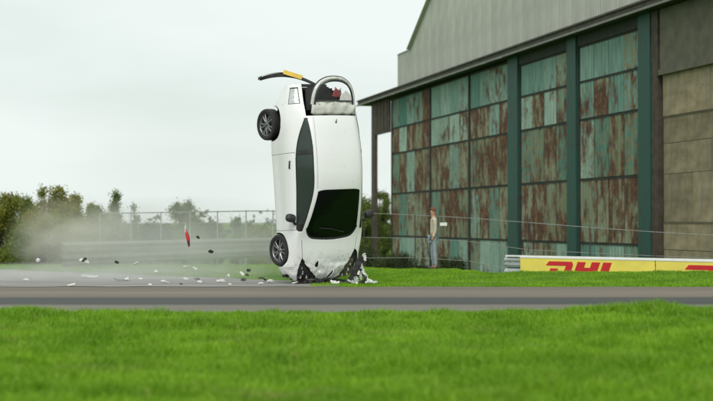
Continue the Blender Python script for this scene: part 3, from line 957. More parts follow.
if True:
    def sk(name, idxs, grow, mat):
        vv = [tuple(c * h for c in V[i]) for i in idxs]
        mp = {i: k for k, i in enumerate(idxs)}
        ee = [(mp[a], mp[b]) for a, b in E if a in mp and b in mp]
        rr_ = [tuple((x + grow) * h for x in (R[i] if isinstance(R[i], tuple) else (R[i], R[i]))) for i in idxs]
        me = bpy.data.meshes.new(name); me.from_pydata(vv, ee, [])
        o = bpy.data.objects.new(name, me); COL.objects.link(o); o.parent = per
        md = o.modifiers.new('skin', 'SKIN'); md.use_smooth_shade = True
        for k, rad in enumerate(rr_):
            sv = me.skin_vertices[0].data[k]
            sv.radius = rad; sv.use_root = (k == 0)
        s2 = o.modifiers.new('sub', 'SUBSURF'); s2.levels = s2.render_levels = 2
        me.materials.append(mat)
        return o
    sk('body', list(range(23)), 0.0, M['skin'])
    sk('top', [0, 1, 2, 3, 15, 16, 17, 19, 20, 21], 0.014, M['shirt'])
    sk('jeans', [0, 7, 8, 9, 11, 12, 13], 0.016, M['jeans'])
hm = MB()
nseg = 14
for i in range(7):
    th = math.radians(8 + 82 * i / 6)
    for k in range(nseg):
        a = 2 * math.pi * k / nseg
        hm.v.append((0.088 * h * math.sin(th) * math.cos(a), (-0.02 + 0.108 * math.sin(th) * math.sin(a)) * h + (0.012 * h if i > 4 else 0), (1.685 + 0.115 * math.cos(th)) * h))
for i in range(6):
    for k in range(nseg):
        if i > 3 and math.sin(2 * math.pi * (k + .5) / nseg) < -0.45: continue      # open at the face
        hm.f.append((i * nseg + k, i * nseg + (k + 1) % nseg, (i + 1) * nseg + (k + 1) % nseg, (i + 1) * nseg + k))
hm.f.append(tuple(range(nseg)))
hm.build('hair', M['hair'], per, smooth=True)
for sx, fx, fy in ((-1, -.11, -.05), (1, .125, -.02)):
    MB().tube([(fx * h, (fy + .09) * h, .035 * h), (fx * h, fy * h, .04 * h), (fx * h, (fy - .12) * h, .032 * h)], [.052 * h, .058 * h, .046 * h], 10).build('shoe', M['shoe'], per, smooth=True)
# ------------------------------------------------------------------ the crashed car
TH = math.radians(38.0)
LEAN = math.radians(-3.3)
CARX, CARY = -1.055, 29.35
# local axes: -x runs from the nose to the tail, y to the car's left, z to its roof
basis = Matrix(((0, math.cos(TH), math.sin(TH)), (0, math.sin(TH), -math.cos(TH)), (-1, 0, 0)))
CM = Matrix.Translation((CARX, CARY, 0.0)) @ Matrix.Rotation(LEAN, 4, 'Y') @ basis.to_4x4()
car = empty('crashed_car')
car.matrix_world = CM
tag(car, 'wrecked white hatchback standing upright on its crumpled nose beside the road', 'car')
CMI = np.array(CM)

ST = np.array([0, .12, .30, .55, .95, 1.40, 1.90, 2.40, 2.90, 3.37, 3.70, 4.08])
LN = {  # feature lines from the centre of the roof down to the floor edge: (y list, z list)
    'C': ([0] * 12, [.60, .70, .78, .86, .955, 1.18, 1.375, 1.425, 1.405, 1.335, 1.20, 1.02]),
    'E': ([.52, .60, .64, .66, .70, .635, .57, .57, .56, .53, .50, .46], [.58, .67, .75, .83, .925, 1.135, 1.315, 1.365, 1.345, 1.265, 1.13, .97]),
    'B': ([.66, .76, .80, .81, .84, .85, .85, .85, .835, .79, .74, .64], [.55, .62, .70, .79, .89, .94, .975, 1.0, 1.02, 1.03, 1.0, .93]),
    'S': ([.68, .80, .865, .88, .89, .89, .89, .895, .905, .895, .83, .72], [.48, .52, .58, .66, .71, .73, .75, .77, .80, .84, .84, .80]),
    'D': ([.62, .78, .872, .875, .868, .855, .852, .856, .880, .885, .83, .72], [.40, .40, .44, .48, .48, .48, .48, .48, .50, .54, .60, .68]),
    'L': ([.52, .71, .845, .865, .86, .855, .855, .86, .87, .86, .80, .70], [.32, .28, .27, .27, .27, .27, .27, .27, .27, .29, .40, .60]),
    'F': ([.42, .62, .76, .78, .78, .78, .78, .78, .78, .76, .70, .62], [.26, .20, .18, .18, .18, .18, .18, .18, .18, .20, .33, .56])}


def hermite(xk, yk, x):
    m = np.gradient(yk, xk)
    i = np.clip(np.searchsorted(xk, x) - 1, 0, len(xk) - 2)
    hh = xk[i + 1] - xk[i]; t_ = (x - xk[i]) / hh
    return ((2 * t_**3 - 3 * t_**2 + 1) * yk[i] + (t_**3 - 2 * t_**2 + t_) * hh * m[i] + (-2 * t_**3 + 3 * t_**2) * yk[i + 1] + (t_**3 - t_**2) * hh * m[i + 1])


def section(a):
    """control points of the half section at each a -> (n, 7, 2)"""
    return np.stack([np.stack([hermite(ST, np.array(LN[k][0], float), a), hermite(ST, np.array(LN[k][1], float), a)], -1) for k in 'CEBSDLF'], 1)


def skin_at(a, v, side=1.0):
    """points of the body skin; a, v arrays of equal shape -> (.., 3) local"""
    a, v = np.asarray(a, float), np.asarray(v, float)
    sh = a.shape
    K = section(a.ravel())
    pre = K[:, 1:2] * np.array([-1, 1]); post = 2 * K[:, 6:7] - K[:, 5:6]
    K = np.concatenate([pre, K, post], 1)                       # (n, 9, 2)
    vv = np.clip(v.ravel(), 0, 5.9999)
    i = np.floor(vv).astype(int); t_ = (vv - i)[:, None]
    r = np.arange(len(vv))
    p0, p1, p2, p3 = K[r, i], K[r, i + 1], K[r, i + 2], K[r, i + 3]
    tau = 0.42
    m1, m2 = tau * (p2 - p0), tau * (p3 - p1)
    q = (2 * t_**3 - 3 * t_**2 + 1) * p1 + (t_**3 - 2 * t_**2 + t_) * m1 + (-2 * t_**3 + 3 * t_**2) * p2 + (t_**3 - t_**2) * m2
    return np.stack([-a.ravel(), q[:, 0] * side, q[:, 1]], -1).reshape(sh + (3,))


def crumple(P):
    """buckled nose: dents that grow towards the ground"""
    a = -P[..., 0]; y = P[..., 1]; z = P[..., 2]
    k = np.clip(1 - a / 0.62, 0, 1) ** 1.3
    d1 = vnoise(y * 5.5 + 40, a * 7 + 3, 51) - 0.5
    d2 = vnoise(y * 14 + 10, a * 12 + 3, 53) - 0.5
    d3 = vnoise(z * 6 + 10, a * 9 + y * 3, 57) - 0.5
    P = P.copy()
    P[..., 2] += k * (0.11 * d1 + 0.045 * d2) + 0.012 * (vnoise(y * 3 + 7, a * 3, 59) - .5) * np.clip(1.2 - a, 0, 1)
    P[..., 1] += k * 0.06 * d3
    P[..., 0] -= k * np.clip(0.05 + 0.07 * d1, 0, 1)
    P[..., 1] += 0.02 * (vnoise(z * 4 + 7, a * 3, 61) - .5) * np.clip((a - 3.2) / 0.8, 0, 1)
    # nothing goes under the ground
    wz = P[..., 0] * CMI[2, 0] + P[..., 1] * CMI[2, 1] + P[..., 2] * CMI[2, 2] + CMI[2, 3]
    lift = np.maximum(0, 0.012 - wz)
    P[..., 0] -= lift
    return P


AA = np.linspace(0, 4.08, 613)
VV = np.concatenate([np.linspace(i, i + 1, n, endpoint=False) for i, n in enumerate((66, 66, 24, 26, 20, 10))] + [[5.9999]])
ac, vc = np.meshgrid((AA[:-1] + AA[1:]) / 2, (VV[:-1] + VV[1:]) / 2, indexing='ij')
ag, vg = np.meshgrid(AA, VV, indexing='ij')
centre = skin_at(ac, vc)
AXF, AXR, WR = 0.72, 3.31, 0.325


def wind_low(v):      # lower edge of the windscreen
    return 0.925 + 0.075 * (v / 0.9) ** 2 + 0.15 * np.clip((v - 0.55) / 0.36, 0, 1) ** 2.2


def classify(side):
    y, z = centre[..., 1], centre[..., 2]
    a, v = ac, vc
    lab = np.full(a.shape, 'side_frame', dtype='U16')
    lab[(v > 5.25) & (a > 1.02) & (a < 2.98)] = 'sill'
    lab[(a < 1.10) & (v > 1.0)] = 'front_wing'
    lab[(a > 2.66) & (v > 1.02)] = 'rear_quarter'
    door = (a > 1.12) & (a < 2.655) & (v > 1.92) & (v < 5.25)
    lab[door] = 'door'
    gap = (np.abs(a - 1.115) < 0.0042) & (v > 1.92) & (v < 5.25)
    gap |= (np.abs(a - 2.665) < 0.0042) & (v > 1.92) & (v < 5.25)
    gap |= (np.abs(v - 5.25) < 0.05) & (a > 1.115) & (a < 2.66)
    # bonnet, screen, roof
    wl_ = wind_low(v)
    lab[(v < 1.0) & (a < wl_ - 0.045)] = 'bonnet'
    lab[(v < 0.93) & (a >= wl_ - 0.045) & (a < wl_)] = 'cowl'
    scr_top = 1.885 - 0.03 * np.clip((v - 0.6) / 0.3, 0, 1) ** 2
    lab[(v < 0.90) & (a >= wl_) & (a < scr_top)] = 'windscreen'
    lab[(v < 1.02) & (a > 1.90) & (a < 3.385)] = 'roof'
    gap |= (np.abs(v - 1.0) < 0.012) & (a < 0.90)
    # side glass
    vt = 1.15 + 0.16 * np.clip((a - 2.6) / 0.7, 0, 1) ** 2
    vb = 1.86 - 0.46 * np.clip((a - 2.45) / 0.87, 0, 1) ** 2.0
    fr = 1.10 + 0.10 * np.clip((v - 1.5), 0, 1)
    dlo = (v > vt) & (v < vb) & (a > fr) & (a < 3.33)
    rim = (v > vt - 0.05) & (v < vb + 0.05) & (a > fr - 0.02) & (a < 3.35)
    lab[rim] = 'window_trim'
    lab[dlo] = 'side_window'
    lab[dlo & (a > 2.62) & (a < 2.70)] = 'window_trim'
    lab[dlo & (a < 1.24)] = 'window_trim'
    lab[dlo & (a >= 2.70)] = 'quarter_window'
    # wheel arches
    for ax in (AXF, AXR):
        gap |= ((a - ax) ** 2 + (z - 0.33) ** 2 < 0.362 ** 2) & (v > 2.4)
    gap |= (np.abs(a - 0.335) < 0.0042) & (v > 2.0) & (v < 3.6)
    lab[(np.abs(v - 0.945) < 0.012) & (a > 1.93) & (a < 3.36)] = 'roof_moulding'
    # headlamp sockets, torn wider on the car's left
    wd = 0.62 if side < 0 else 1.9
    ln = 0.54 if side < 0 else 0.66
    kk = np.clip(1 - a / ln, 0, 1) ** 0.8
    jg = 0.035 * (vnoise(a * 30, v * 6, 5) - 0.5) * (kk > 0.05)
    gap |= (v > 1.0 - (0.62 if side < 0 else 0.52) * kk + jg) & (v < 1.0 + wd * kk + jg) & (a < ln)
    gap |= (a < 0.025 + 0.06 * vnoise(y * 9 + side * 3, a * 4, 41)) & (v < 1.4)
    if side > 0:
        gap |= (a < 0.30 + 0.12 * vnoise(v * 3, a * 9, 3)) & (v > 2.3)
    else:
        gap |= (a < 0.07 + 0.06 * vnoise(v * 3, a * 9, 3)) & (v > 2.6)
        gap |= (np.abs(a - 0.13) < 0.055) & (v > 3.2) & (v < 4.6)      # fog lamp hole
        lab[(v > 1.02) & (v < 1.0) ] = 'front_wing'
    # badge hole and a split in the bonnet
    if side < 0:
        gap |= (((a - 0.36) / 0.055) ** 2 + ((y - 0.30) / 0.040) ** 2 < 1.0 + 0.8 * (vnoise(a * 40, y * 40, 9) - .5))
        gap |= ((a - 0.405) / 0.05) ** 2 + ((y - 0.275) / 0.017) ** 2 < 1.0
    else:
        gap |= ((a - 0.12) / 0.085) ** 2 + ((y - 0.10 - (a - .12) * 0.4) / 0.028) ** 2 < 1.0
    # tail: hatch opening, lamp, torn left corner
    gap |= (a >= 3.385) & (v < 1.34)
    lamp = (a > 3.66) & (a < 3.97) & (v > 1.62 + 0.5 * (a - 3.66)) & (v < 2.75)
    lab[lamp] = 'tail_lamp_panel'
    edge = (a > 3.645) & (a < 3.985) & (v > 1.56 + 0.5 * (a - 3.66)) & (v < 2.81) & ~lamp
    gap |= edge
    if side > 0:
        gap |= (a > 3.72 + 0.10 * vnoise(v * 2.5, a * 5, 17)) & (v < 4.4)
    gap |= (a > 4.05 - 0.08 * np.clip((v - 1.9) / 4.1, 0, 1) ** 1.6 + 0.03 * (vnoise(v * 4, a, 19)))
    lab[gap] = ''
    return lab


labs = {s: classify(s) for s in (-1, 1)}
grids = {s: crumple(skin_at(ag, vg, s)) for s in (-1, 1)}
norms = {}
for s in (-1, 1):
    du = np.gradient(grids[s], axis=0); dv = np.gradient(grids[s], axis=1)
    n_ = np.cross(du, dv) * (1 if s > 0 else -1)
    n_ /= np.linalg.norm(n_, axis=2)[..., None] + 1e-9
    mid = n_[300, 40]
    if mid[2] < 0: n_ = -n_
    n_[:, 0, 1] = 0.0
    n_ /= np.linalg.norm(n_, axis=2)[..., None] + 1e-9
    norms[s] = n_
mid_ = (norms[-1][:, 0] + norms[1][:, 0]) / 2
norms[-1][:, 0] = mid_; norms[1][:, 0] = mid_
grids[-1][:, 0, 1] = 0; grids[1][:, 0] = grids[-1][:, 0]
nA, nV = len(AA), len(VV)
gidx = np.arange(nA * nV).reshape(nA, nV)
gq = np.stack([gidx[:-1, :-1], gidx[1:, :-1], gidx[1:, 1:], gidx[:-1, 1:]], -1)


def panel(name, sides, mats, parent, offset=0.0, keys=None):
    Vs, Fs, base = [], [], 0
    for s in sides:
        sel = np.isin(labs[s], keys or [name])
        q = gq[sel]
        if s < 0: q = q[:, ::-1]
        P = (grids[s] - norms[s] * offset).reshape(-1, 3)
        u, inv = np.unique(q.ravel(), return_inverse=True)
        Vs.append(P[u]); Fs.append(inv.reshape(-1, 4) + base); base += len(u)
    V_, F_ = np.concatenate(Vs), np.concatenate(Fs)
    if len(sides) == 2:      # weld the centre line
        key = np.round(V_, 4)
        _, first, inv = np.unique(key, axis=0, return_index=True, return_inverse=True)
        V_, F_ = V_[first], inv.ravel()[F_]
    o = mesh_np(name, V_, F_, mats, parent, smooth=True)
    sd = o.modifiers.new('thickness', 'SOLIDIFY'); sd.thickness = 0.006; sd.offset = 0.0
    return o


bon = panel('bonnet', (-1, 1), M['paint'], car)
bon['label'] = 'buckled white bonnet with a hole where the badge was'
scr = panel('windscreen', (-1, 1), M['screen'], car, 0.006)
panel('roof', (-1, 1), M['paint'], car)
panel('cowl', (-1, 1), M['black_matt'], car, 0.012)
for s in (-1, 1): panel('roof_moulding', (s,), M['rim'], car, 0.004)
for s in (-1, 1):
    panel('front_wing', (s,), M['paint'], car)
    dr = panel('door', (s,), M['paint'], car)
    panel('side_frame', (s,), M['paint'], car)
    panel('sill', (s,), M['paint'], car)
    panel('rear_quarter', (s,), M['paint'], car)
    panel('window_trim', (s,), M['black_trim'], car, 0.003)
    panel('side_window', (s,), M['sideglass'], car, 0.008)
    panel('quarter_window', (s,), M['sideglass'], car, 0.008)
    if s < 0:
        tlp = panel('tail_lamp', (s,), M['lens'], car, 0.008, keys=['tail_lamp_panel'])
        tlp['label'] = 'pale tail lamp cluster'
    # door handle
    hp = skin_at(np.array([2.36, 2.42, 2.50]), np.array([2.42, 2.40, 2.38]), s)
    hp = [Vector(p) + Vector((0, s * 0.018, 0)) for p in hp]
    MB().tube([Vector((hp[0].x, hp[0].y - s * .03, hp[0].z)), hp[0], hp[1], hp[2], Vector((hp[2].x, hp[2].y - s * .03, hp[2].z))], 0.016, 8).build('handle', M['black_trim'] if s < 0 else M['paint'], dr, smooth=True)

# inner shell, seen through the glass, the hatch and the gaps
for s in (-1, 1):
    A2_ = np.linspace(0.05, 4.0, 80); V2_ = np.linspace(0, 5.9999, 60)
    a2, v2 = np.meshgrid(A2_, V2_, indexing='ij')
    P = crumple(skin_at(a2, v2, s))
    du = np.gradient(P, axis=0); dv = np.gradient(P, axis=1)
    n_ = np.cross(du, dv); n_ /= np.linalg.norm(n_, axis=2)[..., None] + 1e-9
    if n_[40, 5][2] < 0: n_ = -n_
    P = P - n_ * 0.035
    ca = (a2[:-1, :-1] + a2[1:, 1:]) / 2; cv = (v2[:-1, :-1] + v2[1:, 1:]) / 2
    keep = ~((cv < 0.93) & (ca > 0.93) & (ca < 1.92)) & ~((cv > 1.1) & (cv < 1.9) & (ca > 1.05) & (ca < 3.4)) & ~((ca > 3.36) & (cv < 1.36))
    if s > 0: keep &= ~((ca > 3.70) & (cv < 4.4))
    cz = (P[:-1, :-1, 2] + P[1:, 1:, 2]) / 2
    for ax in (AXF, AXR): keep &= ~(((ca - ax) ** 2 + (cz - 0.33) ** 2 < 0.34 ** 2) & (cv > 2.4))
    gi = np.arange(a2.size).reshape(a2.shape)
    q = np.stack([gi[:-1, :-1], gi[1:, :-1], gi[1:, 1:], gi[:-1, 1:]], -1)[keep]
    mesh_np('inner_shell', P.reshape(-1, 3), q, M['interior'], car, smooth=True)

# floor and tail panel
ub = MB().box(-3.45, -0.16, -0.72, 0.72, 0.185, 0.215)
ub.box(-3.0, -1.05, -0.80, -0.722, 0.183, 0.215); ub.box(-3.0, -1.05, 0.722, 0.80, 0.183, 0.215)
ub.box(-3.4, -0.5, -0.12, 0.12, 0.12, 0.184)
ub.add([(-3.45, -.72, .185), (-3.45, .72, .185), (-3.98, .6, .58), (-3.98, -.6, .58), (-3.45, -.72, .215), (-3.45, .72, .215), (-3.98, .6, .61), (-3.98, -.6, .61)], [(0, 1, 2, 3), (7, 6, 5, 4), (0, 3, 7, 4), (1, 5, 6, 2), (2, 6, 7, 3)])
ub.build('underbody', M['black_matt'], car)
MB().tube([(-0.9, 0.22, 0.14), (-2.6, 0.24, 0.13), (-3.2, 0.40, 0.15), (-3.75, 0.46, 0.30)], 0.035, 8).build('exhaust_pipe', M['disc'], car, smooth=True)
rp = MB()
K = section(np.array([4.03]))[0]
prof = [(K[4, 0], K[4, 1]), (K[5, 0] + .01, K[5, 1]), (K[6, 0], K[6, 1])]
rp.prism([(-4.03, 0.62), (-3.99, 0.62), (-3.93, 0.93), (-3.98, 0.95)], -0.60, 0.26)
rp.build('rear_panel', M['black_matt'], car)
MB().box(-4.09, -4.035, -0.50, 0.30, 0.64, 0.71).build('bumper_beam', M['black_matt'], car, bevel=0.008)

# cabin
def rbox(cx, cy, cz, sx, sy, sz, n=10, pw=0.45):
    b = MB()
    for i in range(n + 1):
        th = -math.pi / 2 + math.pi * i / n
        for k in range(2 * n):
            ph = 2 * math.pi * k / (2 * n)
            f = lambda u: math.copysign(abs(u) ** pw, u)
            b.v.append((cx + sx * f(math.cos(th)) * f(math.cos(ph)), cy + sy * f(math.cos(th)) * f(math.sin(ph)), cz + sz * f(math.sin(th))))
    for i in range(n):
        for k in range(2 * n):
            k2 = (k + 1) % (2 * n)
            b.f.append((i * 2 * n + k, i * 2 * n + k2, (i + 1) * 2 * n + k2, (i + 1) * 2 * n + k))
    return b
for y in (-0.36, 0.36):
    st = rbox(-2.05, y, 0.42, 0.26, 0.25, 0.10).build('seat', M['seat'], car, smooth=True)
    bk = rbox(-2.42, y, 0.80, 0.10, 0.25, 0.33); bk.build('backrest', M['seat'], st, smooth=True)
    rbox(-2.50, y, 1.20, 0.06, 0.14, 0.09).build('headrest', M['seat'], st, smooth=True)
rs = rbox(-3.02, 0, 0.40, 0.24, 0.58, 0.09).build('rear_seat', M['seat'], car, smooth=True)
rbox(-3.32, 0, 0.74, 0.09, 0.56, 0.32).build('backrest', M['seat'], rs, smooth=True)
rbox(-1.22, 0, 0.80, 0.22, 0.70, 0.13).build('dashboard', M['interior'], car, smooth=True)
sw = MB()
ring = [(-1.50 + 0.06 * math.sin(a_), -0.36 + 0.18 * math.cos(a_), 0.86 + 0.17 * math.sin(a_)) for a_ in np.linspace(0, 2 * math.pi, 25)]
sw.tube(ring, 0.015, 6, cap=False); sw.tube([(-1.50, -0.53, 0.86), (-1.46, -0.36, 0.84), (-1.50, -0.19, 0.86)], 0.018, 6)
sw.build('steering_wheel', M['black_trim'], car, smooth=True)
# airbags? none; rear-view mirror
rbox(-1.62, 0, 1.20, 0.025, 0.11, 0.035, 6).build('rear_view_mirror', M['black_trim'], car, smooth=True)

# engine-bay clutter that fills the torn nose
rbox(-0.34, 0, 0.52, 0.20, 0.50, 0.16, 8, 0.7).build('engine', M['black_matt'], car, smooth=True)
rad = MB().box(-0.13, -0.07, -0.42, 0.42, 0.28, 0.60)
for k in range(9): rad.box(-0.066, -0.058, -0.40, 0.40, 0.30 + k * 0.033, 0.315 + k * 0.033)
rad.build('radiator', M['galv_dull'], car)


# crushed grille and bumper foam flattened on the ground
cg = MB()
rr_ = random.Random(3)
for k in range(34):
    y_ = -0.66 + 1.25 * k / 33 + rr_.uniform(-.02, .02)
    z_ = 0.46 + rr_.uniform(-.05, .12)
    a0_ = 0.012 - math.sin(LEAN) * 0; L_ = rr_.uniform(0.03, 0.085)
    wz_ = (y_ * CMI[2, 1] + z_ * CMI[2, 2])
    x_ = -(0.014 - wz_ / -CMI[2, 0] * -1 if False else 0.014 - wz_)
    cg.box(x_ - L_, x_, y_ - 0.03, y_ + 0.03, z_ - 0.05, z_ + rr_.uniform(0.06, 0.13))
tag(cg.build('crushed_grille', M['black_matt'], car, bevel=0.006), kind='stuff')


# headlamps in the torn sockets
for s in (-1, 1):
    va, aa = np.linspace(0.42, 1.62 if s < 0 else 1.9, 14), np.linspace(0.04, 0.46, 14)
    a2, v2 = np.meshgrid(aa, va, indexing='ij')
    v2 = 1.0 + (v2 - 1.0) * (1 - (a2 / 0.52)) ** 0.8
    P = crumple(skin_at(a2, v2, s))
    P[..., 2] -= 0.05; P[..., 1] -= s * 0.03
    P[..., 2] += 0.03 * (vnoise(a2 * 30, v2 * 9, 71) - .5)
    gi = np.arange(a2.size).reshape(a2.shape)
    q = np.stack([gi[:-1, :-1], gi[1:, :-1], gi[1:, 1:], gi[:-1, 1:]], -1).reshape(-1, 4)
    hl = mesh_np('headlamp', P.reshape(-1, 3), q, M['lamp_dark'], car, smooth=True)
    hl.modifiers.new('thickness', 'SOLIDIFY').thickness = 0.02
    for k, (a_, v_, r_) in enumerate(((0.32, 1.00, 0.026), (0.21, 0.98, 0.042), (0.11, 1.10, 0.04), (0.10, 0.78, 0.036))):
        c_ = crumple(skin_at(np.array([a_]), np.array([v_]), s))[0]
        b = MB()
        prof = [(0.001, 0.0), (r_ * 0.6, 0.006), (r_, 0.02), (r_ * 1.08, 0.012), (r_ * 1.02, -0.01)]
        n = 18
        for j in range(n):
            an = 2 * math.pi * j / n
            for rr_, hh in prof:
                b.v.append((c_[0] + rr_ * math.cos(an), c_[1] - s * 0.03 + s * (hh * 0.5), c_[2] - 0.035 + rr_ * math.sin(an) * 0.75 + hh * 0.8))
        for j in range(n):
            for i in range(4):
                b.f.append((j * 5 + i, j * 5 + i + 1, ((j + 1) % n) * 5 + i + 1, ((j + 1) % n) * 5 + i))
        b.build('reflector', M['lens'], hl, smooth=True)

# wheels
def make_wheel():
    root = empty('wheel', parent=car)
    ty = MB().lathe_y([(0.232, 0.085), (0.245, 0.100), (0.285, 0.108), (0.310, 0.100), (0.322, 0.080), (0.325, 0.04), (0.325, -0.04), (0.322, -0.08), (0.310, -0.10), (0.285, -0.108), (0.245, -0.10), (0.232, -0.085)], 56, close=True)
    tyre = ty.build('tyre', M['tyre'], root, smooth=True)
    rm = MB().lathe_y([(0.236, 0.096), (0.243, 0.090), (0.232, 0.080), (0.222, 0.060), (0.215, -0.08), (0.236, -0.09)], 56)
    rm.build('rim', M['spoke'], root, smooth=True)
    for k in range(10):
        an = 2 * math.pi * k / 10 + (0.10 if k % 2 else -0.10)
        c_, s_ = math.cos(an), math.sin(an)
        def pt(r_, w_, y_): return (r_ * c_ - w_ * s_, y_, r_ * s_ + w_ * c_)
        b = MB()
        sec = [(0.05, 0.020, 0.075), (0.12, 0.015, 0.082), (0.19, 0.013, 0.080), (0.226, 0.017, 0.068)]
        for r_, w_, y_ in sec:
            b.v += [pt(r_, -w_, y_ - 0.012), pt(r_, -w_ * 0.5, y_), pt(r_, w_ * 0.5, y_), pt(r_, w_, y_ - 0.012), pt(r_, 0, y_ - 0.04)]
        for i in range(3):
            for j in range(5):
                b.f.append((i * 5 + j, i * 5 + (j + 1) % 5, (i + 1) * 5 + (j + 1) % 5, (i + 1) * 5 + j))
        b.f += [(0, 1, 2, 3, 4), (19, 18, 17, 16, 15)]
        b.build('spoke', M['spoke'], root, smooth=False)
    MB().lathe_y([(0.001, 0.088), (0.026, 0.088), (0.032, 0.080), (0.058, 0.074), (0.062, 0.03)], 24).build('hub_cap', M['rim'], root, smooth=True)
    MB().lathe_y([(0.001, 0.0), (0.150, 0.0), (0.152, -0.012), (0.150, -0.024), (0.001, -0.024)], 36).build('brake_disc', M['disc'], root, smooth=False)
    MB().lathe_y([(0.001, -0.05), (0.214, -0.06)], 36).build('wheel_back', M['interior'], root)
    return root
w0 = make_wheel()
for k, (ax, s, z, dy) in enumerate(((AXF, -1, 0.315, 0.0), (AXF, 1, 0.31, 0.0), (AXR, -1, 0.115, 0.0), (AXR, 1, 0.16, 0.0))):
    wh = w0 if k == 0 else copy_tree(w0, car)
    wh.location = (-ax, s * 0.785, z)
    wh.rotation_euler = (0, 0.35 * k, 0) if s > 0 else (0, 0.5 + 0.4 * k, math.pi)
for ax in (AXF, AXR):
    for s in (-1, 1):
        n = 26
        b = MB()
        for i in range(n + 1):
            an = math.radians(12 + 156 * i / n)
            for r_, y_ in ((0.365, 0.86 if ax == AXR else 0.85), (0.375, 0.62), (0.02, 0.60)):
                b.v.append((-ax + r_ * math.cos(an), s * y_, 0.33 + r_ * math.sin(an)))
        for i in range(n):
            for j in range(2):
                b.f.append((i * 3 + j, i * 3 + j + 1, (i + 1) * 3 + j + 1, (i + 1) * 3 + j))
        b.build('wheel_housing', M['interior'], car, smooth=True)
MB().tube([(-AXR, -0.7, 0.14), (-AXR, 0, 0.20), (-AXR, 0.7, 0.17)], 0.04, 8).build('rear_axle', M['black_matt'], car, smooth=True)

# door mirrors
for s in (-1, 1):
    b = rbox(0, 0, 0, 0.085, 0.11, 0.075, 10, 0.75)
    mo = b.build('mirror', M['black_trim'], car, smooth=True)
    mo.location = (-1.36, s * 1.00, 0.985)
    mo.rotation_euler = (0, 0, s * 0.25)
    MB().tube([(0.09, -s * 0.17, -0.055), (0.03, -s * 0.07, -0.03)], [0.03, 0.022], 8).build('mirror_arm', M['black_trim'], mo, smooth=True)
# wiper
MB().tube([(-1.02, 0.30, 0.995), (-1.10, -0.05, 1.055), (-1.13, -0.35, 1.045)], 0.009, 6).build('wiper', M['black_trim'], car)
# aerial stub and roof dimple
MB().tube([(-3.22, -0.02, 1.355), (-3.27, -0.02, 1.39), (-3.31, -0.02, 1.40)], [0.018, 0.010, 0.004], 8).build('aerial', M['black_trim'], car, smooth=True)

# opened tailgate: frame round the lost rear glass, spoiler torn and scraped
HZ = 1.335
def tg(u, w, d=0.0):
    """point on the raised tailgate; u across, w from the hinge to the free end"""
    return Vector((-(3.41 + w), u, HZ + 0.045 * math.sin(min(1, w / 0.75) * 2.2) - 0.06 * (u / 0.5) ** 2 + d))
tgate = empty('tailgate', parent=car)
b = MB()
nu, nw = 22, 6
for j in range(nw + 1):
    for i in range(nu + 1):
        u = -0.55 + 1.10 * i / nu
        w = 0.0 + 0.26 * j / nw
        e = 0.05 * abs(u) * (j / nw)
        jag = (vnoise(np.array(i * 0.55), np.array(j * 0.45 + i * 0.13), 91) - 0.5)
        b.v.append(tg(u * (1 - 0.02 * j / nw), w + 0.04 * float(jag) * (1 if j in (0, nw) else 0.5) + e * 0.3, 0.055 * float(jag) + 0.02 * math.sin(j / nw * math.pi)))
for j in range(nw):
    for i in range(nu):
        b.f.append((j * (nu + 1) + i, j * (nu + 1) + i + 1, (j + 1) * (nu + 1) + i + 1, (j + 1) * (nu + 1) + i))
sp_ = b.build('spoiler', M['scraped'], tgate, smooth=True)
sp_.modifiers.new('thickness', 'SOLIDIFY').thickness = 0.03
sp_['label'] = 'crumpled scraped white spoiler'
loop = [(-0.53, 0.20), (-0.51, 0.36), (-0.45, 0.52), (-0.34, 0.645), (-0.18, 0.715), (0.0, 0.735), (0.20, 0.72), (0.36, 0.65), (0.46, 0.53), (0.51, 0.38), (0.52, 0.20)]
lp = []
for (u0, w0_), (u1, w1_) in zip(loop[:-1], loop[1:]):
    for q in np.linspace(0, 1, 5, endpoint=False): lp.append((u0 + (u1 - u0) * q, w0_ + (w1_ - w0_) * q))
lp.append(loop[-1])
for _ in range(4): lp = [lp[0]] + [((lp[i - 1][0] + 2 * lp[i][0] + lp[i + 1][0]) / 4, (lp[i - 1][1] + 2 * lp[i][1] + lp[i + 1][1]) / 4) for i in range(1, len(lp) - 1)] + [lp[-1]]
fb = MB()
for i, (u, w) in enumerate(lp):
    du_, dw_ = lp[min(i + 1, len(lp) - 1)][0] - lp[max(i - 1, 0)][0], lp[min(i + 1, len(lp) - 1)][1] - lp[max(i - 1, 0)][1]
    m_ = math.hypot(du_, dw_); nu_, nw_ = -dw_ / m_, du_ / m_            # outward in the plane of the gate
    for off, d_ in ((0.040, -0.035), (0.030, 0.0), (0.006, 0.022), (-0.022, 0.018), (-0.040, -0.004), (-0.036, -0.035)):
        fb.v.append(tg(u + nu_ * off, w + nw_ * off, d_))
for i in range(len(lp) - 1):
    for j in range(6): fb.f.append((i * 6 + j, i * 6 + (j + 1) % 6, (i + 1) * 6 + (j + 1) % 6, (i + 1) * 6 + j))
fb.build('frame', M['silver'], tgate, smooth=True)
MB().tube([tg(u * 0.915, 0.2 + (w - 0.2) * 0.89, 0.012) for u, w in lp], 0.017, 6).build('rubber_seal', M['black_trim'], tgate, smooth=True)
MB().tube([tg(u * 1.075, 0.2 + (w - 0.2) * 1.075, -0.02) for u, w in lp], 0.012, 6).build('outer_seal', M['black_trim'], tgate, smooth=True)
MB().tube([tg(-0.47, 0.27, 0.02), tg(-0.1, 0.265, 0.03), tg(0.45, 0.27, 0.02)], 0.013, 6).build('glass_edge', M['black_trim'], tgate, smooth=True)
b = MB().add([tg(0.12, 0.27), tg(0.46, 0.27), tg(0.47, 0.36), tg(0.30, 0.48), tg(0.17, 0.40)], [(0, 1, 2, 3, 4)])
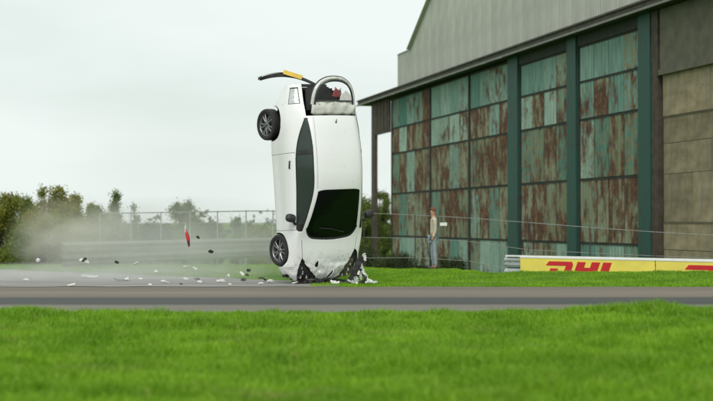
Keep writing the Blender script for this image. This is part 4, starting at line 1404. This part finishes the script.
so_ = b.build('broken_panel', M['scraped'], tgate); so_.modifiers.new('thickness', 'SOLIDIFY').thickness = 0.02
# torn trim seen through the hatch
MB().add([(-3.52, -.50, 1.06), (-3.52, .30, 1.10), (-3.72, .34, 1.10), (-3.86, .12, 1.12), (-3.99, .06, 1.08), (-4.03, -.20, 1.04), (-3.98, -.46, 1.0)], [(0, 1, 2, 3, 4, 5, 6)]).add([(-3.52, -.50, 1.03), (-3.52, .30, 1.07), (-3.72, .34, 1.07), (-3.86, .12, 1.09), (-3.99, .06, 1.05), (-4.03, -.20, 1.01), (-3.98, -.46, .97)], [(6, 5, 4, 3, 2, 1, 0)]).build('parcel_shelf', M['black_matt'], car, smooth=True)
b = MB().add([(-3.80, 0.12, 1.12), (-3.95, 0.20, 1.14), (-3.99, 0.23, 1.10), (-3.84, 0.36, 1.12), (-3.78, 0.34, 1.10)], [(0, 1, 2, 3, 4)])
o = b.build('torn_trim', M['seat_red'], car); o.modifiers.new('thickness', 'SOLIDIFY').thickness = 0.03
rbox(-3.62, -0.25, 1.16, 0.035, 0.13, 0.03, 8, 0.7).build('torn_label', M['white_plain'], car, smooth=True)

# rear bumper torn off at one end and swung out
bump = MB()
nb, nc = 40, 9
pathb = []
for i in range(nb + 1):
    q = i / nb
    # along an arc that leaves the tail and droops outwards
    pathb.append((-(4.02 + 0.24 * math.sin(math.pi * min(1.0, 0.05 + 0.75 * q)) + 0.06 * q), 0.02 - 0.98 * q, 0.70 - 0.50 * q - 0.12 * q * q))
for i, (x, y, z) in enumerate(pathb):
    q = i / nb
    hgt = (0.05 if q < 0.5 else 0.05 * (1 - (q - 0.5) / 0.52)) + 0.008
    for j in range(nc):
        t_ = -1 + 2 * j / (nc - 1)
        bump.v.append((x - 0.055 * (1 - t_ * t_) + hgt * t_ * 0.6, y + 0.02 * t_, z + hgt * t_ * 0.9))
for i in range(nb):
    for j in range(nc - 1):
        bump.f.append((i * nc + j, i * nc + j + 1, (i + 1) * nc + j + 1, (i + 1) * nc + j))
bo = bump.build('rear_bumper', M['black_matt'], car, smooth=True)
bo['label'] = 'black torn rear bumper with the yellow number plate'
bo.modifiers.new('thickness', 'SOLIDIFY').thickness = 0.014
# white skin of the torn end
sk_ = MB()
for i in range(22, nb + 1):
    x, y, z = pathb[i]
    q = (i - 22) / (nb - 22)
    for j in range(4):
        t_ = j / 3
        sk_.v.append((x - 0.068 - 0.006 * t_, y - 0.03, z + (t_ - 0.5) * 0.05 * (1.2 - q)))
m_ = nb + 1 - 22
for i in range(m_ - 1):
    for j in range(3): sk_.f.append((i * 4 + j, i * 4 + j + 1, (i + 1) * 4 + j + 1, (i + 1) * 4 + j))
o = sk_.build('bumper_skin', M['paint'], bo, smooth=True); o.modifiers.new('thickness', 'SOLIDIFY').thickness = 0.008
x, y, z = pathb[17]
pl = MB().box(-0.045, 0.045, -0.20, 0.20, -0.006, 0.006).build('number_plate', M['plate'], bo, bevel=0.004)
pl.location = (x - 0.035, y - 0.02, z + 0.06); pl.rotation_euler = (math.radians(32), math.radians(12), math.radians(-16))

# torn bumper strips hanging under the left headlamp
def shard_mesh(seed, L, Wd, Tn, bend=0.3, n=7):
    """a torn, bent strip of panel with real thickness"""
    rr_ = random.Random(seed)
    top, b = [], MB()
    for i in range(n + 1):
        q = i / n
        w = Wd * (0.25 + 0.75 * math.sin(math.pi * (0.12 + 0.76 * q)) ** 0.8) * rr_.uniform(0.7, 1.2)
        cx, cz = L * (q - 0.5), bend * L * (q - 0.5) ** 2 * 2 + rr_.uniform(-.04, .04) * L
        off = rr_.uniform(-.15, .15) * Wd
        top += [(cx + rr_.uniform(-.04, .04) * L, off - w / 2, cz), (cx, off, cz + 0.12 * Wd), (cx + rr_.uniform(-.04, .04) * L, off + w / 2, cz + rr_.uniform(-.2, .2) * Wd)]
    m = len(top)
    b.v = top + [(x, y, z - Tn) for x, y, z in top]
    for i in range(n):
        for j in range(2):
            a_ = i * 3 + j
            b.f += [(a_, a_ + 3, a_ + 4, a_ + 1), (m + a_ + 1, m + a_ + 4, m + a_ + 3, m + a_)]
        for j in (0, 2):
            a_ = i * 3 + j
            b.f.append((a_, a_ + 3, m + a_ + 3, m + a_))
    for i in (0, n):
        for j in range(2):
            a_ = i * 3 + j
            b.f.append((a_, a_ + 1, m + a_ + 1, m + a_))
    return b

# ------------------------------------------------------------------ debris
def put(o, px, py, Yd, rot, scale=1.0):
    p = W(px, py, Yd)
    o.location = p
    o.rotation_euler = rot
    o.scale = (scale,) * 3
    return o


def rest(o):
    """drop a piece so that its lowest corner touches the ground"""
    bpy.context.view_layer.update()
    mw = o.matrix_basis
    lo = min((mw @ v.co).z for v in o.data.vertices)
    g = 0.012 if o.location.y > 27.4 else 0.018
    o.location.z += g - lo + 0.002
    return o


CW, CB, CS = M['paint'], M['black_matt'], M['scraped']
DG = 'wreckage strewn left of the car'
# (name, label, px, py, depth or None when lying on the ground, length px, width px, material, bend, seed)
items = [
    ('panel_shard', 'small white shard on the green strip at the far left', 38, 259.8, 34.0, 4.5, 3.5, CW, 0.2, 1),
    ('bumper_fragment', 'white and black fragment spinning above the grass at the left', 84.5, 260, 31.0, 10, 5, CW, 0.5, 2),
    ('panel_shard', 'small dusty white shard alone on the apron, leftmost on the ground', 26, 280.5, None, 5, 4, CS, 0.3, 3),
    ('panel_fragment', 'large pale curved panel lying on the dusty apron', 90, 278.0, None, 15, 9, CS, 0.35, 4),
    ('panel_shard', 'flat white sliver at the road edge below the large pale panel', 71, 286.2, None, 7, 5, CS, 0.1, 5),
    ('trim_fragment', 'small dark fragment flying over the grass right of the black and white piece', 117, 262.2, 30.0, 4.5, 3, CB, 0.3, 6),
    ('panel_shard', 'tiny white shard in the air over the grass left of the red piece', 136, 263.2, 30.0, 4.5, 3, CW, 0.3, 7),
    ('panel_shard', 'tiny white shard at the edge of the bright grass patch', 156, 271.3, 29.5, 4, 3, CW, 0.3, 8),
    ('bumper_fragment', 'long grey torn strip with a white end lying on the apron', 122, 281.2, None, 15, 5, M['galv_dull'], 0.6, 9),
    ('panel_shard', 'dusty white shard on the apron behind the torn strip', 141, 279.6, None, 4, 4, CS, 0.3, 10),
    ('panel_shard', 'flat white shard near the road edge right of the torn strip', 165, 283.2, None, 8, 6, CW, 0.1, 11),
    ('panel_shard', 'dusty grey shard on the apron left of the black lump', 186, 280.2, None, 5, 5, CS, 0.3, 12),
    ('trim_fragment', 'upright black lump of plastic on the apron under the red piece', 197, 280.0, None, 5, 5, CB, 0.9, 13),
    ('panel_shard', 'white flake lying against the black lump of plastic', 200.5, 283.0, None, 6, 5, CW, 0.2, 14),
    ('panel_shard', 'pale sliver tilted in the air below the red piece', 187, 267.0, 29.5, 7, 2, CS, 0.1, 15),
    ('panel_shard', 'pale thin sliver flying level right of the tilted one', 195, 268.2, 29.5, 5, 2, CS, 0.1, 16),
    ('trim_fragment', 'small dark speck flying right of the red piece', 198, 237.2, 29.0, 3.5, 3, CB, 0.3, 17),
    ('trim_fragment', 'dark shard in the air halfway between the red piece and the wheel', 211, 251.6, 29.0, 5, 3.5, CB, 0.3, 18),
    ('trim_fragment', 'black bit of trim in the air left of the front wheel', 248.6, 270.2, 28.8, 3.5, 4, CB, 0.3, 19),
    ('trim_fragment', 'brownish bit of trim just under the black one by the front wheel', 247.3, 275.0, 28.7, 3.5, 3, M['lamp_dark'], 0.3, 20),
    ('panel_shard', 'little white flake just above the apron in mid trail', 228, 276.3, 29.0, 3.5, 3.5, CW, 0.3, 21),
    ('panel_shard', 'pale flake above the apron left of the hovering trim bits', 242, 273.6, 29.0, 5, 2.5, CS, 0.3, 22),
    ('panel_shard', 'long flat white shard lying on the apron in mid trail', 221, 282.3, None, 8, 6, CW, 0.15, 23),
    ('trim_fragment', 'dark fragment on the apron under the hovering trim bits', 243.5, 281.0, None, 5, 6, CB, 0.4, 24),
    ('trim_fragment', 'black curved fragment at the road edge close to the car', 263, 281.6, None, 9, 7, CB, 0.6, 25),
    ('panel_shard', 'bright white chunk on the ground nearest the front wheel', 271, 283.2, None, 7, 7, CW, 0.7, 26),
    ('panel_shard', 'white flake left of the bright chunk by the front wheel', 261, 284.2, None, 5, 6, CW, 0.3, 27),
    ('panel_shard', 'white shard on the road edge in front of the right headlamp', 295, 284.0, None, 6, 5, CW, 0.5, 28),
    ('panel_shard', 'dirty white shard wedged under the middle of the bonnet', 335, 284.2, None, 9, 6, CS, 0.5, 29),
    ('bumper_fragment', 'thin white strip lying rightmost on the ground past the car', 373, 283.8, None, 9, 4, CW, 0.2, 30),
    ('lamp_fragment', 'clear pale lamp chunk on the ground under the left headlamp', 352, 283.6, None, 9, 10, M['lens'], 0.9, 31),
    ('panel_shard', 'tiny pale chip on the road edge between the two torn strips', 150, 285.5, None, 3, 3, CS, 0.2, 32),
    ('panel_shard', 'tiny white chip at the road edge below the long flat shard', 230, 285.2, None, 3, 3.5, CW, 0.2, 33),
    ('trim_fragment', 'tiny dark chip at the road edge left of the black lump', 181, 284.6, None, 3, 3, CB, 0.2, 34)]
for nm, lab, px, py, Yd, L, Wd, mat, bend, seed in items:
    rr_ = random.Random(seed * 7 + 1)
    lying = Yd is None
    D = EYE * F_PX / (py + 0.6 - 222.0) if lying else Yd
    m_px = D / F_PX
    b = shard_mesh(seed, L * m_px * 1.05, Wd * m_px, 0.010, bend * rr_.choice((-0.5, 0.35, 0.2)), 5)
    o = b.build(nm, mat, None, smooth=False)
    tag(o, lab, 'debris', DG)
    if lying:
        put(o, px, py, D, (rr_.uniform(0.05, 0.5), rr_.uniform(-.25, .25), rr_.uniform(-.6, .6)))
        rest(o)
    else:
        put(o, px, py, Yd, (rr_.uniform(0.7, 2.2), rr_.uniform(-.7, .7), rr_.uniform(-.6, .6)))
# two-tone piece: a black stripe across the white fragment
frag = [o for o in bpy.data.objects if o.get('label', '').startswith('white and black')][0]
bb = MB().box(-0.03, 0.025, -0.055, 0.055, -0.03, 0.03).build('black_clip', CB, frag, bevel=0.008)
frag = [o for o in bpy.data.objects if o.get('label', '').startswith('long grey torn')][0]
bb = shard_mesh(55, 0.13, 0.10, 0.01, 0.8).build('white_end', CW, frag)
bb.location = (0.13, 0, 0.05); bb.rotation_euler = (0.4, -0.9, 0.2)
# red tail lamp tumbling through the air
tl_ = empty('tail_lamp', W(187.5, 237, 29.0))
tl_.rotation_euler = (0.2, math.radians(72), 0.3)
tag(tl_, 'red tail lamp with a white tip tumbling high in the air left of the car', 'lamp', DG)
b = MB()
mp = 29.0 / F_PX
pr = [(-9.0, 0.5, 0.0), (-5, 2.6, 0.3), (0, 3.8, 0.2), (4, 3.2, -0.4), (8, 1.8, -1.3), (10, 0.6, -2.0)]
for x, w, zc in pr:
    for k in range(8):
        an = 2 * math.pi * k / 8
        b.v.append((x * mp, w * 0.55 * mp * math.cos(an), (zc + w * 0.5 * math.sin(an)) * mp))
for i in range(len(pr) - 1):
    for k in range(8): b.f.append((i * 8 + k, i * 8 + (k + 1) % 8, (i + 1) * 8 + (k + 1) % 8, (i + 1) * 8 + k))
b.f += [tuple(range(7, -1, -1)), tuple(40 + k for k in range(8))]
b.build('red_lens', M['redlens'], tl_, smooth=True)
o = shard_mesh(71, 10 * mp, 3 * mp, 0.01, 0.2).build('white_tip', M['scraped'], tl_); o.location = (-9.5 * mp, 0, 1.2 * mp); o.rotation_euler = (0.6, 0.35, 0)
o = shard_mesh(72, 6 * mp, 2.2 * mp, 0.01, 0.2).build('dark_seal', M['black_matt'], tl_); o.location = (6.5 * mp, -0.03, -0.6 * mp); o.rotation_euler = (0.9, 0.2, 0)
# bumper remains still hanging from the left headlamp corner
rr_ = random.Random(5)
strips = [(364.5, 257, 8, 4, 1.5, CW, 28.75), (359.5, 262, 20, 9, -1.1, CB, 28.8), (357, 269, 22, 10, -1.0, CB, 28.75), (352, 277, 18, 10, -0.9, CB, 28.7),
          (360, 271, 9, 3, -1.0, CS, 28.6), (362.5, 268, 9, 2.6, 1.3, CW, 28.55), (364.5, 273.5, 8, 2.8, 0.7, CS, 28.5), (367, 277.5, 9, 2.4, 1.05, CW, 28.45), (370.5, 280.5, 6, 2.2, 0.5, CS, 28.4), (363.5, 274, 13, 3.5, 0.95, CB, 28.58),
          (361, 277, 7, 3, 1.5, CW, 28.5), (365, 280, 8, 3, -1.2, CB, 28.45), (372, 282.3, 7, 2.4, 0.3, CW, 28.4), (356.5, 280, 7, 5, 1.3, M['lens'], 28.5), (367.5, 281.5, 5, 2.5, -0.5, CW, 28.4), (362, 282, 6, 3, -0.7, CB, 28.4)]
for k, (px, py, L, Wd, ry, mt, dpt) in enumerate(strips):
    o = shard_mesh(100 + k, L * 28.5 / F_PX, Wd * 28.5 / F_PX, 0.008, 0.25).build('bumper_strip', mt, car)
    wm = Matrix.Translation(W(px, py, dpt)) @ Matrix.Rotation(rr_.uniform(-.4, .4), 4, 'Z') @ Matrix.Rotation(ry, 4, 'Y') @ Matrix.Rotation(1.2 + rr_.uniform(-.3, .3), 4, 'X')
    o.matrix_local = CM.inverted() @ wm

# ------------------------------------------------------------------ dust thrown up by the car
def dust(name, label, c, r, dens, color, scale, seed, thr=0.42):
    bm = bmesh.new()
    bmesh.ops.create_icosphere(bm, subdivisions=3, radius=1.0)
    for v in bm.verts:
        v.co = Vector((v.co.x * r[0], v.co.y * r[1], v.co.z * r[2]))
    me = bpy.data.meshes.new(name); bm.to_mesh(me); bm.free()
    t = NT(name + '_volume')
    tc = t.node('ShaderNodeTexCoord')
    mp = t.node('ShaderNodeMapping')
    mp.inputs['Scale'].default_value = (1 / r[0], 1 / r[1], 1 / r[2])
    t.l.new(tc.outputs['Object'], mp.inputs['Vector'])
    ln = t.node('ShaderNodeVectorMath', operation='LENGTH'); t.l.new(mp.outputs[0], ln.inputs[0])
    fall = t.math('MAXIMUM', 0.0, t.math('SUBTRACT', 1.0, ln.outputs['Value']))
    fall = t.math('POWER', fall, 0.75)
    nz = t.noise(t.coords('Object', (scale * 0.6, scale, scale), (seed, seed * 2.0, 0)), 1.0, 4, 0.6)
    nz = t.math('MAXIMUM', 0.0, t.math('MULTIPLY', t.math('SUBTRACT', nz, thr), 3.6))
    d = t.math('MULTIPLY', t.math('MULTIPLY', fall, nz), dens)
    pv = t.node('ShaderNodeVolumePrincipled')
    pv.inputs['Color'].default_value = color + (1,)
    pv.inputs['Anisotropy'].default_value = 0.1
    t.l.new(d, pv.inputs['Density'])
    t.l.new(pv.outputs[0], t.out.inputs['Volume'])
    me.materials.append(t.m)
    o = bpy.data.objects.new(name, me); COL.objects.link(o)
    o.location = c
    return tag(o, label, 'dust', kind='stuff')
p = W(72, 235, 37.0)
dust('dust_cloud', 'tan dust cloud hanging in front of the left trees', (p.x, 37.0, 0.95), (1.9, 1.7, 1.1), 1.35, (0.90, 0.84, 0.71), 1.5, 3.0, 0.44)
p = W(178, 245, 34.0)
dust('dust_veil', 'thin grey dust veil between the tan cloud and the car', (p.x, 34.0, 0.75), (4.2, 2.8, 1.2), 0.74, (0.88, 0.88, 0.86), 0.9, 11.0, 0.36)
p = W(120, 280, 30.5)
dust('ground_dust', 'low pale dust lying over the apron left of the car', (p.x - 0.6, 30.6, 0.12), (5.6, 2.4, 0.30), 0.7, (0.86, 0.86, 0.85), 1.1, 23.0, 0.36)
